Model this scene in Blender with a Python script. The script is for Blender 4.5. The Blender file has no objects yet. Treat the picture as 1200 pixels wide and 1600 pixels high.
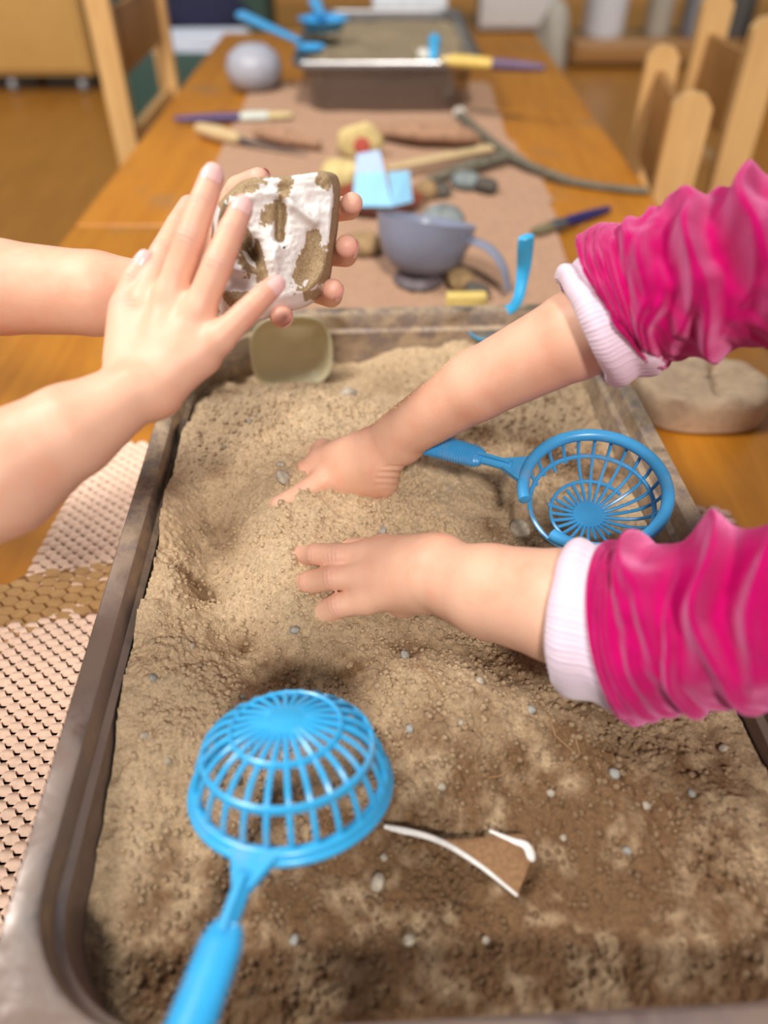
import bpy, bmesh, math, random
import numpy as np
from mathutils import Vector, Matrix
SC = bpy.context.scene
COL = SC.collection
# ------------------------------------------------------------------ camera
F = 1202.0                       # focal length in pixels of the 1200x1600 frame
PITCH = math.atan(1070.0 / F)
RIMZ = 0.655                     # height of the steel tray rim
TABLE = 0.550                    # height of the table top
CAMZ = RIMZ + 0.352
CP, SP = math.cos(PITCH), math.sin(PITCH)
CAM = np.array([0.0, 0.0, CAMZ])
cam = bpy.data.cameras.new('camera'); camo = bpy.data.objects.new('camera', cam)
COL.objects.link(camo); SC.camera = camo
camo.location = CAM; camo.rotation_euler = (math.pi / 2 - PITCH, 0, 0)
cam.sensor_fit = 'VERTICAL'; cam.sensor_height = 36.0; cam.sensor_width = 27.0
cam.lens = F / 1600 * 36.0
cam.clip_start = 0.02; cam.clip_end = 60
cam.dof.use_dof = True; cam.dof.focus_distance = 0.49; cam.dof.aperture_fstop = 3.0
# ------------------------------------------------------------------ light
SC.view_settings.view_transform = 'Standard'; SC.view_settings.look = 'None'
SC.view_settings.gamma = 1.0; SC.view_settings.use_curve_mapping = False
SC.view_settings.exposure = 0.0
w = bpy.data.worlds.new('daylight'); SC.world = w; w.use_nodes = True
w.node_tree.nodes['Background'].inputs[0].default_value = (0.93, 0.97, 1.0, 1)
w.node_tree.nodes['Background'].inputs[1].default_value = 0.24
sun = bpy.data.lights.new('window_sun', 'SUN'); suno = bpy.data.objects.new('window_sun', sun)
COL.objects.link(suno); sun.energy = 2.5; sun.angle = math.radians(7); sun.color = (1.0, 0.95, 0.88)
suno.rotation_euler = Vector((-.10, 1.0, -1.0)).to_track_quat('-Z', 'Y').to_euler()
suno.location = (-1, -1, 3)
lamp = bpy.data.lights.new('ceiling_lamp', 'AREA'); lampo = bpy.data.objects.new('ceiling_lamp', lamp); COL.objects.link(lampo)
lamp.shape = 'RECTANGLE'; lamp.size = .7; lamp.size_y = .4; lamp.energy = 42; lamp.color = (1.0, .97, .93)
lampo.location = (-1.15, .60, 2.5); lampo.rotation_euler = Vector((1.15, -.15, -1.9)).to_track_quat('-Z', 'Y').to_euler()

# ------------------------------------------------------------------ helpers
def at(px, py, z):               # point on the horizontal plane at height z
    d = np.array([(px - 600) / F, CP - (py - 800) / F * SP, -SP - (py - 800) / F * CP])
    return CAM + d * ((z - CAMZ) / d[2])
def dp(px, py, Z):               # point at depth Z in front of the photographer
    d = np.array([(px - 600) / F, CP - (py - 800) / F * SP, -SP - (py - 800) / F * CP])
    return CAM + d * Z
def unit(v):
    v = np.asarray(v, float); return v / (np.linalg.norm(v) + 1e-12)
def tag(o, label=None, cat=None, group=None, kind=None):
    if label: o['label'] = label
    if cat: o['category'] = cat
    if group: o['group'] = group
    if kind: o['kind'] = kind
    return o
def link(name, me, mat=None, parent=None, smooth=True):
    o = bpy.data.objects.new(name, me); COL.objects.link(o)
    if mat is not None and not me.materials: me.materials.append(mat)
    if parent is not None: o.parent = parent
    if smooth and len(me.polygons):
        me.polygons.foreach_set('use_smooth', np.ones(len(me.polygons), dtype=bool))
    return o
def mesh_np(name, V, Fc):
    me = bpy.data.meshes.new(name)
    V = np.asarray(V, dtype=np.float32); Fc = np.asarray(Fc, dtype=np.int32)
    me.vertices.add(len(V)); me.vertices.foreach_set('co', V.ravel())
    n = len(Fc); k = Fc.shape[1]
    me.loops.add(n * k); me.loops.foreach_set('vertex_index', Fc.ravel())
    me.polygons.add(n)
    me.polygons.foreach_set('loop_start', np.arange(0, n * k, k, dtype=np.int32))
    me.polygons.foreach_set('loop_total', np.full(n, k, dtype=np.int32))
    me.update(calc_edges=True); me.validate()
    return me
def empty(name, loc=(0, 0, 0), rz=0):
    o = bpy.data.objects.new(name, None); COL.objects.link(o)
    o.location = loc; o.rotation_euler = (0, 0, rz); o.empty_display_size = 0.02
    return o
class MB:
    "collects simple shapes into one mesh"
    def __init__(s): s.v = []; s.f = []
    def add(s, V, Fs):
        b = len(s.v); s.v += [tuple(map(float, p)) for p in V]; s.f += [tuple(i + b for i in f) for f in Fs]; return s
    def box(s, x0, x1, y0, y1, z0, z1, bev=0.0, M=None):
        if bev <= 0:
            V = [(x, y, z) for x in (x0, x1) for y in (y0, y1) for z in (z0, z1)]
            Fs = [(0, 1, 3, 2), (4, 6, 7, 5), (0, 4, 5, 1), (2, 3, 7, 6), (0, 2, 6, 4), (1, 5, 7, 3)]
        else:
            bm = bmesh.new(); bmesh.ops.create_cube(bm, size=1)
            for v in bm.verts:
                v.co = ((x0 + x1) / 2 + v.co.x * (x1 - x0), (y0 + y1) / 2 + v.co.y * (y1 - y0), (z0 + z1) / 2 + v.co.z * (z1 - z0))
            bmesh.ops.bevel(bm, geom=bm.edges[:], offset=bev, segments=3, affect='EDGES', profile=0.5)
            bm.verts.index_update(); V = [tuple(v.co) for v in bm.verts]; Fs = [tuple(v.index for v in f.verts) for f in bm.faces]; bm.free()
        if M is not None: V = [tuple(M @ Vector(p)) for p in V]
        return s.add(V, Fs)
    def tube(s, P, R, n=12, cap=True, flat=1.0, up=None, closed=False):
        P = [np.asarray(p, float) for p in P]; N = len(P)
        if np.isscalar(R): R = [R] * N
        V = []; Fs = []; ref = None
        for i in range(N):
            if closed: t = P[(i + 1) % N] - P[i - 1]
            else: t = P[min(i + 1, N - 1)] - P[max(i - 1, 0)]
            t = unit(t)
            if up is not None: a = np.asarray(up, float)
            elif ref is None: a = np.array([0, 0, 1.0]) if abs(t[2]) < .9 else np.array([1.0, 0, 0])
            else: a = ref
            a = unit(a - t * a.dot(t)); ref = a; b = np.cross(t, a)
            for k in range(n):
                th = 2 * math.pi * k / n
                V.append(P[i] + R[i] * (flat * math.cos(th) * a + math.sin(th) * b))
        M_ = N if closed else N - 1
        for i in range(M_):
            for k in range(n):
                j = (i + 1) % N; q = (k + 1) % n
                Fs.append((i * n + k, i * n + q, j * n + q, j * n + k))
        if cap and not closed:
            V.append(P[0] - unit(P[1] - P[0]) * R[0] * .45); c0 = len(V) - 1
            V.append(P[-1] + unit(P[-1] - P[-2]) * R[-1] * .45); c1 = len(V) - 1
            for k in range(n):
                q = (k + 1) % n
                Fs.append((c0, q, k)); Fs.append((c1, (N - 1) * n + k, (N - 1) * n + q))
        return s.add(V, Fs)
    def lathe(s, prof, n=32, M=None, sq=0.0):
        V = []; Fs = []
        for (r, z) in prof:
            for k in range(n):
                th = 2 * math.pi * k / n
                f = 1.0
                if sq: f = (abs(math.cos(th)) ** sq + abs(math.sin(th)) ** sq) ** (-1.0 / sq)
                V.append((r * f * math.cos(th), r * f * math.sin(th), z))
        for i in range(len(prof) - 1):
            for k in range(n):
                q = (k + 1) % n
                Fs.append((i * n + k, i * n + q, (i + 1) * n + q, (i + 1) * n + k))
        if M is not None: V = [tuple(M @ Vector(p)) for p in V]
        return s.add(V, Fs)
    def prism(s, pts, y0, y1, M=None):          # outline in xz extruded along y
        n = len(pts); V = [(x, y0, z) for x, z in pts] + [(x, y1, z) for x, z in pts]
        Fs = [tuple(range(n)), tuple(range(2 * n - 1, n - 1, -1))] + [(i, (i + 1) % n + 0, (i + 1) % n + n, i + n) for i in range(n)]
        if M is not None: V = [tuple(M @ Vector(p)) for p in V]
        return s.add(V, Fs)
    def build(s, name, mat, parent=None, smooth=True):
        me = bpy.data.meshes.new(name); me.from_pydata(s.v, [], s.f); me.update()
        bm = bmesh.new(); bm.from_mesh(me); bmesh.ops.recalc_face_normals(bm, faces=bm.faces[:]); bm.to_mesh(me); bm.free()
        o = link(name, me, mat, parent, smooth)
        if smooth:
            try: me.set_sharp_from_angle(angle=math.radians(42))
            except Exception: pass
        return o
def spline(P, n):                 # Catmull-Rom through points (any dimension)
    P = np.asarray(P, float); Q = np.vstack([2 * P[0] - P[1], P, 2 * P[-1] - P[-2]])
    out = []
    m = len(P) - 1
    for i in range(n):
        t = i / (n - 1) * m; k = min(int(t), m - 1); u = t - k
        a, b, c, d = Q[k], Q[k + 1], Q[k + 2], Q[k + 3]
        out.append(.5 * ((2 * b) + (-a + c) * u + (2 * a - 5 * b + 4 * c - d) * u * u + (-a + 3 * b - 3 * c + d) * u ** 3))
    return np.array(out)
def noise2(x, y, seed=0):         # smooth lattice noise, -1..1
    rs = np.random.RandomState(seed); T = rs.rand(256, 256).astype(np.float32) * 2 - 1
    xi = np.floor(x).astype(int); yi = np.floor(y).astype(int); fx = x - xi; fy = y - yi
    fx = fx * fx * (3 - 2 * fx); fy = fy * fy * (3 - 2 * fy)
    a = T[xi & 255, yi & 255]; b = T[(xi + 1) & 255, yi & 255]; c = T[xi & 255, (yi + 1) & 255]; d = T[(xi + 1) & 255, (yi + 1) & 255]
    return (a * (1 - fx) + b * fx) * (1 - fy) + (c * (1 - fx) + d * fx) * fy
def noise3(P, sc, seed=0):
    x, y, z = P[:, 0] * sc, P[:, 1] * sc, P[:, 2] * sc
    return (noise2(x + z * .71, y - z * .37, seed) + noise2(y + x * .31 + 40, z + x * .53, seed + 1)) * .6
def frame_to(n, x=None):          # matrix whose z axis is n
    n = unit(n); a = np.array([1.0, 0, 0]) if x is None else np.asarray(x, float)
    if abs(unit(a).dot(n)) > .98: a = np.array([0, 1.0, 0])
    a = unit(a - n * a.dot(n)); b = np.cross(n, a)
    return Matrix(((a[0], b[0], n[0], 0), (a[1], b[1], n[1], 0), (a[2], b[2], n[2], 0), (0, 0, 0, 1)))

# ------------------------------------------------------------------ materials
class NT:
    def __init__(s, name):
        s.m = bpy.data.materials.new(name); s.m.use_nodes = True; s.t = s.m.node_tree
        s.b = s.t.nodes['Principled BSDF']; s.o = s.t.nodes['Material Output']
    def n(s, ty, **kw):
        nd = s.t.nodes.new(ty)
        for k, v in kw.items():
            if k.startswith('i_'): nd.inputs[int(k[2:]) if k[2:].isdigit() else k[2:]].default_value = v
            else: setattr(nd, k, v)
        return nd
    def l(s, a, b): s.t.links.new(a, b)
    def coord(s, sc=(1, 1, 1), rot=(0, 0, 0), kind='Object'):
        tc = s.n('ShaderNodeTexCoord'); mp = s.n('ShaderNodeMapping')
        mp.inputs['Scale'].default_value = sc; mp.inputs['Rotation'].default_value = rot
        s.l(tc.outputs[kind], mp.inputs[0]); return mp.outputs[0]
    def noise(s, co, scale, detail=4, rough=.6, dist=0):
        nd = s.n('ShaderNodeTexNoise'); nd.inputs['Scale'].default_value = scale; nd.inputs['Detail'].default_value = detail
        nd.inputs['Roughness'].default_value = rough; nd.inputs['Distortion'].default_value = dist
        s.l(co, nd.inputs['Vector']); return nd.outputs['Fac']
    def ramp(s, fac, stops):
        r = s.n('ShaderNodeValToRGB'); e = r.color_ramp.elements
        while len(e) < len(stops): e.new(.5)
        for i, (p, c) in enumerate(stops):
            e[i].position = p; e[i].color = (*c, 1) if not np.isscalar(c) else (c, c, c, 1)
        s.l(fac, r.inputs[0]); return r.outputs[0]
    def mix(s, fac, a, b, mode='MIX'):
        m = s.n('ShaderNodeMix', data_type='RGBA', blend_type=mode)
        for sock, v in ((m.inputs[0], fac), (m.inputs[6], a), (m.inputs[7], b)):
            if hasattr(v, 'links') or hasattr(v, 'is_linked'): s.l(v, sock)
            elif np.isscalar(v): sock.default_value = v
            else: sock.default_value = (*v, 1)
        return m.outputs[2]
    def bump(s, h, st=.3, d=.001):
        b = s.n('ShaderNodeBump'); b.inputs['Strength'].default_value = st; b.inputs['Distance'].default_value = d
        s.l(h, b.inputs['Height']); s.l(b.outputs[0], s.b.inputs['Normal']); return b
    def set(s, **kw):
        for k, v in kw.items():
            k = k.replace('_', ' ')
            if hasattr(v, 'is_linked'): s.l(v, s.b.inputs[k])
            else: s.b.inputs[k].default_value = (*v, 1) if (not np.isscalar(v) and len(v) == 3 and 'Radius' not in k) else v
        return s
def plain(name, c, rough=.5, var=.12, scale=60, metal=0, **kw):
    t = NT(name); co = t.coord(); f = t.noise(co, scale)
    a = tuple(x * (1 - var) for x in c); b = tuple(min(1, x * (1 + var)) for x in c)
    t.set(Base_Color=t.ramp(f, [(.3, a), (.7, b)]), Roughness=rough, Metallic=metal, **kw)
    t.bump(f, .12, .0006); return t.m
def wood(name, c0, c1, sc=1.0, rough=.35, rot=(0, 0, 0), coat=0.3, stretch=(14, 1.2, 14)):
    t = NT(name); co = t.coord(stretch, rot)
    f = t.noise(co, 3.2 * sc, 8, .65, 1.2); g = t.noise(t.coord((1, 1, 1)), 2.3, 4)
    base = t.ramp(f, [(.25, c0), (.5, tuple((a + b) / 2 for a, b in zip(c0, c1))), (.75, c1)])
    base = t.mix(t.ramp(g, [(.35, 0.0), (.7, .35)]), base, tuple(x * .75 for x in c0))
    t.set(Base_Color=base, Roughness=rough, Coat_Weight=coat, Coat_Roughness=.25); t.bump(f, .15, .0008); return t.m

def m_sand(name, dry, damp_shade, scale=1.0, use_damp_shade=True):
    t = NT(name); co = t.coord()
    f1 = t.noise(co, 420 * scale, 6, .75); f2 = t.noise(co, 60 * scale, 5, .6); f3 = t.noise(co, 1400 * scale, 2, .6)
    grain = t.ramp(f1, [(.3, tuple(x * .62 for x in dry)), (.5, dry), (.72, tuple(min(1, x * 1.35) for x in dry))])
    grey = t.mix(t.ramp(f2, [(.4, 0.0), (.7, .25)]), grain, tuple(x * k for x, k in zip(dry, (.86, .92, 1.0))))
    if use_damp_shade:
        at_ = t.n('ShaderNodeAttribute'); at_.attribute_name = 'damp_shade'  # mask holds damp soil and the shade painted into its colour
        dg = t.ramp(f1, [(.3, tuple(x * .6 for x in damp_shade)), (.55, damp_shade), (.75, tuple(x * 1.5 for x in damp_shade))])
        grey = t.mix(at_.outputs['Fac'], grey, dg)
    t.set(Base_Color=grey, Roughness=.95, Specular_IOR_Level=.15)
    a = t.n('ShaderNodeMath', operation='ADD'); t.l(f1, a.inputs[0]); t.l(f3, a.inputs[1])
    t.bump(a.outputs[0], .9, .0016); return t.m
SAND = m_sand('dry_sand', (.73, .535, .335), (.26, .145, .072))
SANDFAR = m_sand('far_sand', (.36, .28, .18), (.2, .13, .07), 1, False)
PEB = plain('pebble_stone', (.42, .36, .28), .8, .35, 300)
PEBG = plain('grey_pebble_stone', (.33, .32, .29), .75, .3, 300)

def m_steel():
    t = NT('dusty_steel'); co = t.coord()
    f = t.noise(co, 22, 6, .65, .6); g = t.noise(co, 300, 3, .6); st = t.noise(t.coord((4, 60, 60)), 10, 3)
    dust = t.ramp(f, [(.33, 0.25), (.55, .9)])
    col = t.mix(dust, (.36, .32, .30), (.23, .16, .125))
    sx = t.n('ShaderNodeSeparateXYZ'); t.l(co, sx.inputs[0]); mr = t.n('ShaderNodeMapRange'); t.l(sx.outputs['Y'], mr.inputs[0])
    mr.inputs[1].default_value = -.10; mr.inputs[2].default_value = .04; mr.inputs[3].default_value = 0; mr.inputs[4].default_value = 1
    mx = t.n('ShaderNodeMath', operation='MULTIPLY'); t.l(mr.outputs[0], mx.inputs[0]); t.l(t.ramp(t.noise(co, 60, 6, .75), [(.40, 0.0), (.56, .9)]), mx.inputs[1])
    col = t.mix(mx.outputs[0], col, (.46, .34, .22))
    t.set(Base_Color=col, Metallic=t.ramp(f, [(.33, .95), (.56, .15)]), Roughness=t.ramp(f, [(.35, .4), (.6, .8)]))
    t.bump(g, .12, .0004); return t.m
STEEL = m_steel()
def m_steel2():
    t = NT('brushed_steel'); g = t.noise(t.coord((3, 3, 80)), 12, 3)
    t.set(Base_Color=(.42, .40, .40), Metallic=1.0, Roughness=t.ramp(g, [(.3, .28), (.7, .42)])); return t.m
STEEL2 = m_steel2()
TABLEM = wood('varnished_table_wood', (.40, .135, .008), (.58, .235, .018), .9, .42, coat=.05)
def stain(m):
    t = m.node_tree; b = t.nodes['Principled BSDF']; lk = b.inputs['Base Color'].links[0]; src = lk.from_socket
    tc = t.nodes.new('ShaderNodeTexCoord'); nz = t.nodes.new('ShaderNodeTexNoise'); nz.inputs['Scale'].default_value = 7; nz.inputs['Detail'].default_value = 5
    r = t.nodes.new('ShaderNodeValToRGB'); r.color_ramp.elements[0].position = .58; r.color_ramp.elements[0].color = (0, 0, 0, 1); r.color_ramp.elements[1].position = .72; r.color_ramp.elements[1].color = (.55, .55, .55, 1)
    mx = t.nodes.new('ShaderNodeMix'); mx.data_type = 'RGBA'; mx.inputs[7].default_value = (.27, .16, .08, 1)
    t.links.new(tc.outputs['Object'], nz.inputs['Vector']); t.links.new(nz.outputs['Fac'], r.inputs[0]); t.links.new(r.outputs[0], mx.inputs[0]); t.links.new(src, mx.inputs[6]); t.links.new(mx.outputs[2], b.inputs['Base Color'])
stain(TABLEM)
FLOORM = wood('floor_boards', (.29, .115, .014), (.43, .185, .028), .5, .36, coat=.12)
CHAIRM = wood('beech_wood', (.62, .35, .13), (.78, .48, .20), 1.3, .42, stretch=(12, 12, 1.2))
CHAIRD = wood('shaded_beech_panel', (.30, .13, .035), (.42, .2, .06), 1.2, .5, stretch=(12, 1.2, 12))  # beech with the backrest's shade put into a darker colour
STICKM = wood('bare_wood', (.62, .44, .22), (.74, .56, .32), 2, .6, coat=0)
BARK = plain('grey_bark', (.16, .14, .10), .85, .4, 120)
DRIFT = plain('driftwood', (.40, .22, .13), .8, .3, 90)
def m_blue(name, c):
    t = NT(name); f = t.noise(t.coord(), 90, 3); d = t.noise(t.coord(), 35, 5)
    col = t.mix(t.ramp(d, [(.56, 0.0), (.72, .25)]), t.ramp(f, [(.3, tuple(x * .9 for x in c)), (.7, c)]), (.5, .4, .28))
    t.set(Base_Color=col, Roughness=.3, Subsurface_Weight=.0, Specular_IOR_Level=.55); return t.m
BLUE = m_blue('cyan_plastic', (.045, .46, .86))
BLUE2 = m_blue('dusty_blue_plastic', (.06, .36, .72))
CREAM = plain('cream_plastic', (.74, .68, .44), .38, .06, 30)
GREYP = plain('grey_blue_plastic', (.25, .27, .36), .22, .06, 30)
PAPER = plain('kraft_paper', (.82, .58, .44), .8, .10, 200)
PAPERF = plain('flat_kraft_paper', (.52, .30, .12), .75, .12, 120)
def m_skin(name, c):
    t = NT(name); co = t.coord()
    a = t.noise(co, 42, 4, .6); b = t.noise(co, 900, 4, .6); e = t.noise(co, 260, 5, .65, .5)
    col = t.ramp(a, [(.3, tuple(x * k for x, k in zip(c, (1.0, .86, .82)))), (.5, c), (.72, tuple(min(1, x * k) for x, k in zip(c, (1.03, 1.08, 1.08))))])
    at_ = t.n('ShaderNodeAttribute'); at_.attribute_name = 'rosy'
    col = t.mix(at_.outputs['Fac'], col, (.83, .40, .34))
    t.set(Base_Color=col, Roughness=.48, Subsurface_Weight=.12, Subsurface_Radius=(1.0, .35, .2), Subsurface_Scale=.004, Specular_IOR_Level=.4)
    m = t.n('ShaderNodeMath', operation='ADD'); t.l(b, m.inputs[0]); t.l(e, m.inputs[1])
    t.bump(m.outputs[0], .22, .0005); return t.m
SKIN = m_skin('skin', (.84, .475, .325))
NAIL = NT('nail').set(Base_Color=(.90, .55, .52), Roughness=.25, Subsurface_Weight=.1, Subsurface_Scale=.002).m
def m_velvet():
    t = NT('magenta_velvet'); co = t.coord(); f = t.noise(co, 1500, 3, .7); g = t.noise(co, 60, 4)
    t.set(Base_Color=t.ramp(g, [(.3, (.46, .0, .10)), (.7, (.60, .001, .145))]), Roughness=.95, Sheen_Weight=1.0, Sheen_Roughness=.42,
          Sheen_Tint=(1.0, .42, .70), Specular_IOR_Level=.05)
    t.bump(f, .6, .0009); return t.m
VELVET = m_velvet()
def m_knit():
    t = NT('pale_pink_knit'); f = t.noise(t.coord(), 1500, 3)
    t.set(Base_Color=(.86, .68, .79), Roughness=.85, Sheen_Weight=.4, Sheen_Roughness=.5); t.bump(f, .3, .0005); return t.m
KNIT = m_knit()

# ------------------------------------------------------------------ room
fl = MB().box(-4, 4, -1.5, 7.6, -.05, 0).build('floor', FLOORM, None, False); tag(fl, kind='structure')
WALLM = plain('dark_green_wall', (.07, .11, .09), .8)
wb = MB().box(-4, 4, 7.5, 7.6, 0, 2.6).build('wall_back', WALLM, None, False); tag(wb, kind='structure')
bb = MB().box(-4, 4, 7.47, 7.5, 0, .09, .004).build('baseboard_back', CHAIRM, None, False); tag(bb, kind='structure')

def table(y0, y1, label):
    x0, x1 = -.478, .447
    t = empty('classroom_table', ((x0 + x1) / 2, (y0 + y1) / 2, 0)); tag(t, label, 'table', 'wooden classroom tables pushed end to end')
    L = (y1 - y0) / 2; Wd = (x1 - x0) / 2
    MB().box(-Wd, Wd, -L, L, TABLE - .026, TABLE, .006).build('tabletop', TABLEM, t)
    MB().box(-Wd + .05, Wd - .05, -L + .05, -L + .07, TABLE - .09, TABLE - .026).build('apron', CHAIRM, t)
    MB().box(-Wd + .05, Wd - .05, L - .07, L - .05, TABLE - .09, TABLE - .026).build('apron', CHAIRM, t)
    for sx in (-1, 1):
        for sy in (-1, 1):
            cx, cy = sx * (Wd - .06), sy * (L - .06)
            MB().box(cx - .025, cx + .025, cy - .025, cy + .025, 0, TABLE - .026, .006).build('leg', CHAIRM, t)
table(-.32, 1.172, 'near varnished wooden table carrying the big sand tray and the honeycomb paper')
table(1.178, 2.66, 'far varnished wooden table beyond the seam carrying the second steel tray')

# ------------------------------------------------------------------ steel trays
def rrect(hx, hy, r, n=12):
    P = []
    for cx, cy, a0 in ((hx - r, hy - r, 0), (-hx + r, hy - r, 90), (-hx + r, -hy + r, 180), (hx - r, -hy + r, 270)):
        for k in range(n + 1):
            a = math.radians(a0 + 90 * k / n); P.append((cx + r * math.cos(a), cy + r * math.sin(a), math.cos(a), math.sin(a)))
    return P
TRAYC = np.array([.021, .390]); TRAYA = math.radians(2.65)
def make_tray(name, loc, rz, label, mat, depth=.103, hx=.183, hy=.2955, r=.062, ro=.034):
    # offset outwards, height relative to rim
    prof = [(.0125, -.014), (.0150, -.012), (.0150, -.003), (.0130, 0), (.0040, 0), (.0015, -.0012), (0, -.005), (-.001, -.015), (-.0045, -.018), (-.005, -.03),
            (-.011, -depth + .014), (-.016, -depth + .004), (-.026, -depth + .001), (-.06, -depth), (-.15, -depth)]
    back = [(-.148, -depth + -.0012), (-.026, -depth - .0012), (-.0145, -depth + .003), (-.0095, -depth + .014), (-.0035, -.03), (-.003, -.0175), (.001, -.0145), (.002, -.003), (.0045, -.0015), (.0125, -.0015), (.0135, -.004), (.0125, -.011)]
    pts = prof + back
    base = rrect(hx, hy, r); n = len(base); V = []; Fs = []
    for (o, z) in pts:
        outer = rrect(hx + o, hy + o, ro) if o > .01 else None
        for q_, (x, y, nx, ny) in enumerate(base):
            if outer: V.append((outer[q_][0], outer[q_][1], z))
            elif o < -r + .004:
                k = min(1, (-o) / .16); V.append((x * (1 - k) , y * (1 - k), z))
            else: V.append((x + nx * o, y + ny * o, z))
    m = len(pts)
    for i in range(m):
        for k in range(n):
            q = (k + 1) % n; j = (i + 1) % m
            Fs.append((i * n + k, i * n + q, j * n + q, j * n + k))
    t = empty(name, loc, rz); tag(t, label, 'tray')
    mb = MB(); mb.add(V, Fs); o = mb.build('tray_body', mat, t)
    return t
TR = make_tray('steel_tray', (TRAYC[0], TRAYC[1], RIMZ), TRAYA, 'large dusty steel tray in front, full of sand the hands dig in', STEEL)
TR2C = (.005, 2.06)
make_tray('steel_tray', (TR2C[0], TR2C[1], RIMZ), math.radians(.5), 'second steel tray far down the table, with grey sand', STEEL2, hx=.180, hy=.290)
def to_local(x, y):
    dx, dy = x - TRAYC[0], y - TRAYC[1]; c, s = math.cos(-TRAYA), math.sin(-TRAYA)
    return dx * c - dy * s, dx * s + dy * c

# ------------------------------------------------------------------ sand
ctrl = [ # px, py, height above rim (mm)
 (330,648,-12),(400,622,-3),(470,618,-2),(560,634,-8),(620,640,-16),(450,680,3),(300,720,-8),(265,800,-9),(240,900,-10),(225,1000,-13),(215,1120,-20),(205,1250,-32),(195,1380,-42),
 (250,1520,-48),(420,1560,-50),(600,1560,-50),(800,1560,-48),(1000,1560,-44),(1190,1480,-38),(1190,1330,-30),(1190,1200,-30),
 (345,590,-58),(400,590,-58),(470,592,-58),(540,600,-52),(600,600,-44),(420,520,-60),(470,545,-60),(560,540,-44),(660,505,-26),(760,505,-28),(860,540,-34),(930,600,-38),
 (350,560,-60),(520,560,-50),(700,600,-40),(800,640,-42),(900,660,-40),
 (335,790,-22),(312,850,-33),(325,930,-38),(378,1000,-41),(440,1055,-43),(520,1075,-40),(268,900,-12),(262,960,-12),(285,1040,-14),(340,1090,-18),(290,760,-11),
 (400,740,-2),(420,800,-3),(430,860,-8),(440,950,-20),(385,900,-22),(520,800,-5),(600,800,-6),(550,860,-10),(500,1000,-26),(560,1030,-32),(640,1010,-34),(760,1020,-38),
 (640,690,-12),(680,740,-8),(640,790,-9),(720,800,-17),(780,850,-30),(800,760,-26),(880,700,-34),(760,700,-24),(950,770,-38),(1060,830,-40),(1000,700,-40),
 (620,1060,-22),(700,1075,-16),(800,1090,-17),(900,1130,-20),(1000,1180,-24),(1100,1180,-30),(560,1130,-26),(660,1180,-24),(760,1200,-24),(900,1230,-24),
 (420,1120,-30),(450,1250,-38),(560,1300,-38),(350,1300,-40),(680,1300,-36),(800,1300,-37),(900,1380,-40),(1050,1350,-29),(1100,1420,-31),(700,1430,-45),(500,1430,-46),(370,1430,-46),(950,1480,-43)]
cx = []; ch = []
for (px, py, h) in ctrl:
    p = at(px, py, RIMZ + h / 1000); cx.append(to_local(p[0], p[1])); ch.append(h / 1000)
cx = np.array(cx); ch = np.array(ch)
def phi(d2): return np.sqrt(d2 + .012 ** 2)
A_ = phi(((cx[:, None] - cx[None]) ** 2).sum(-1)); A_ = A_ - 0.0012 * np.eye(len(cx)) * -1
mu = ch.mean(); wt = np.linalg.solve(A_, ch - mu)
def sand_h(x, y, fine=True):
    x = np.asarray(x, float); y = np.asarray(y, float); s = x.shape; xf = x.ravel(); yf = y.ravel(); out = np.full(xf.shape, mu)
    for i in range(len(cx)):
        out += wt[i] * phi((xf - cx[i, 0]) ** 2 + (yf - cx[i, 1]) ** 2)
    h = out.reshape(s)
    wx = x + .004 * noise2(x * 60, y * 60, 31); wy = y + .004 * noise2(x * 60 + 9, y * 60 + 5, 32)
    h = h + .0034 * noise2(wx * 45, wy * 45, 1) + .0019 * noise2(wx * 110, wy * 110, 2)
    if fine:
        cl = noise2(wx * 230, wy * 230, 3); h = h + .0015 * np.maximum(cl, -.2)
        pa = np.clip(.55 + noise2(x * 30, y * 30, 8), .15, 1.2)
        h = h + pa * (.0018 * noise2(x * 380, y * 380, 4) + .0013 * noise2(x * 760, y * 760, 5)) + .0022 * np.maximum(noise2(x * 300 + 7, y * 300, 6) - .45, 0) ** .7
    return np.minimum(h, .02)
hxs, hys = .1765, .289
nx_, ny_ = 520, 850
X, Y = np.meshgrid(np.linspace(-hxs, hxs, nx_), np.linspace(-hys, hys, ny_))
# squeeze the grid into the rounded-rectangle plan of the tray
r_ = .057
def rr_clip(X, Y):
    ax, ay = np.abs(X), np.abs(Y); ox, oy = ax - (hxs - r_), ay - (hys - r_)
    m = (ox > 0) & (oy > 0); d = np.hypot(ox, oy); k = np.where(m & (d > r_), r_ / np.maximum(d, 1e-6), 1)
    X2 = np.where(m, np.sign(X) * ((hxs - r_) + ox * k), X); Y2 = np.where(m, np.sign(Y) * ((hys - r_) + oy * k), Y); return X2, Y2
X, Y = rr_clip(X, Y)
H = sand_h(X, Y); H = np.maximum(H, -.085)
V = np.stack([X, Y, H], -1).reshape(-1, 3)
idx = np.arange(nx_ * ny_).reshape(ny_, nx_)
Fc = np.stack([idx[:-1, :-1], idx[:-1, 1:], idx[1:, 1:], idx[1:, :-1]], -1).reshape(-1, 4)
me = mesh_np('sand', V, Fc)
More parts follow.
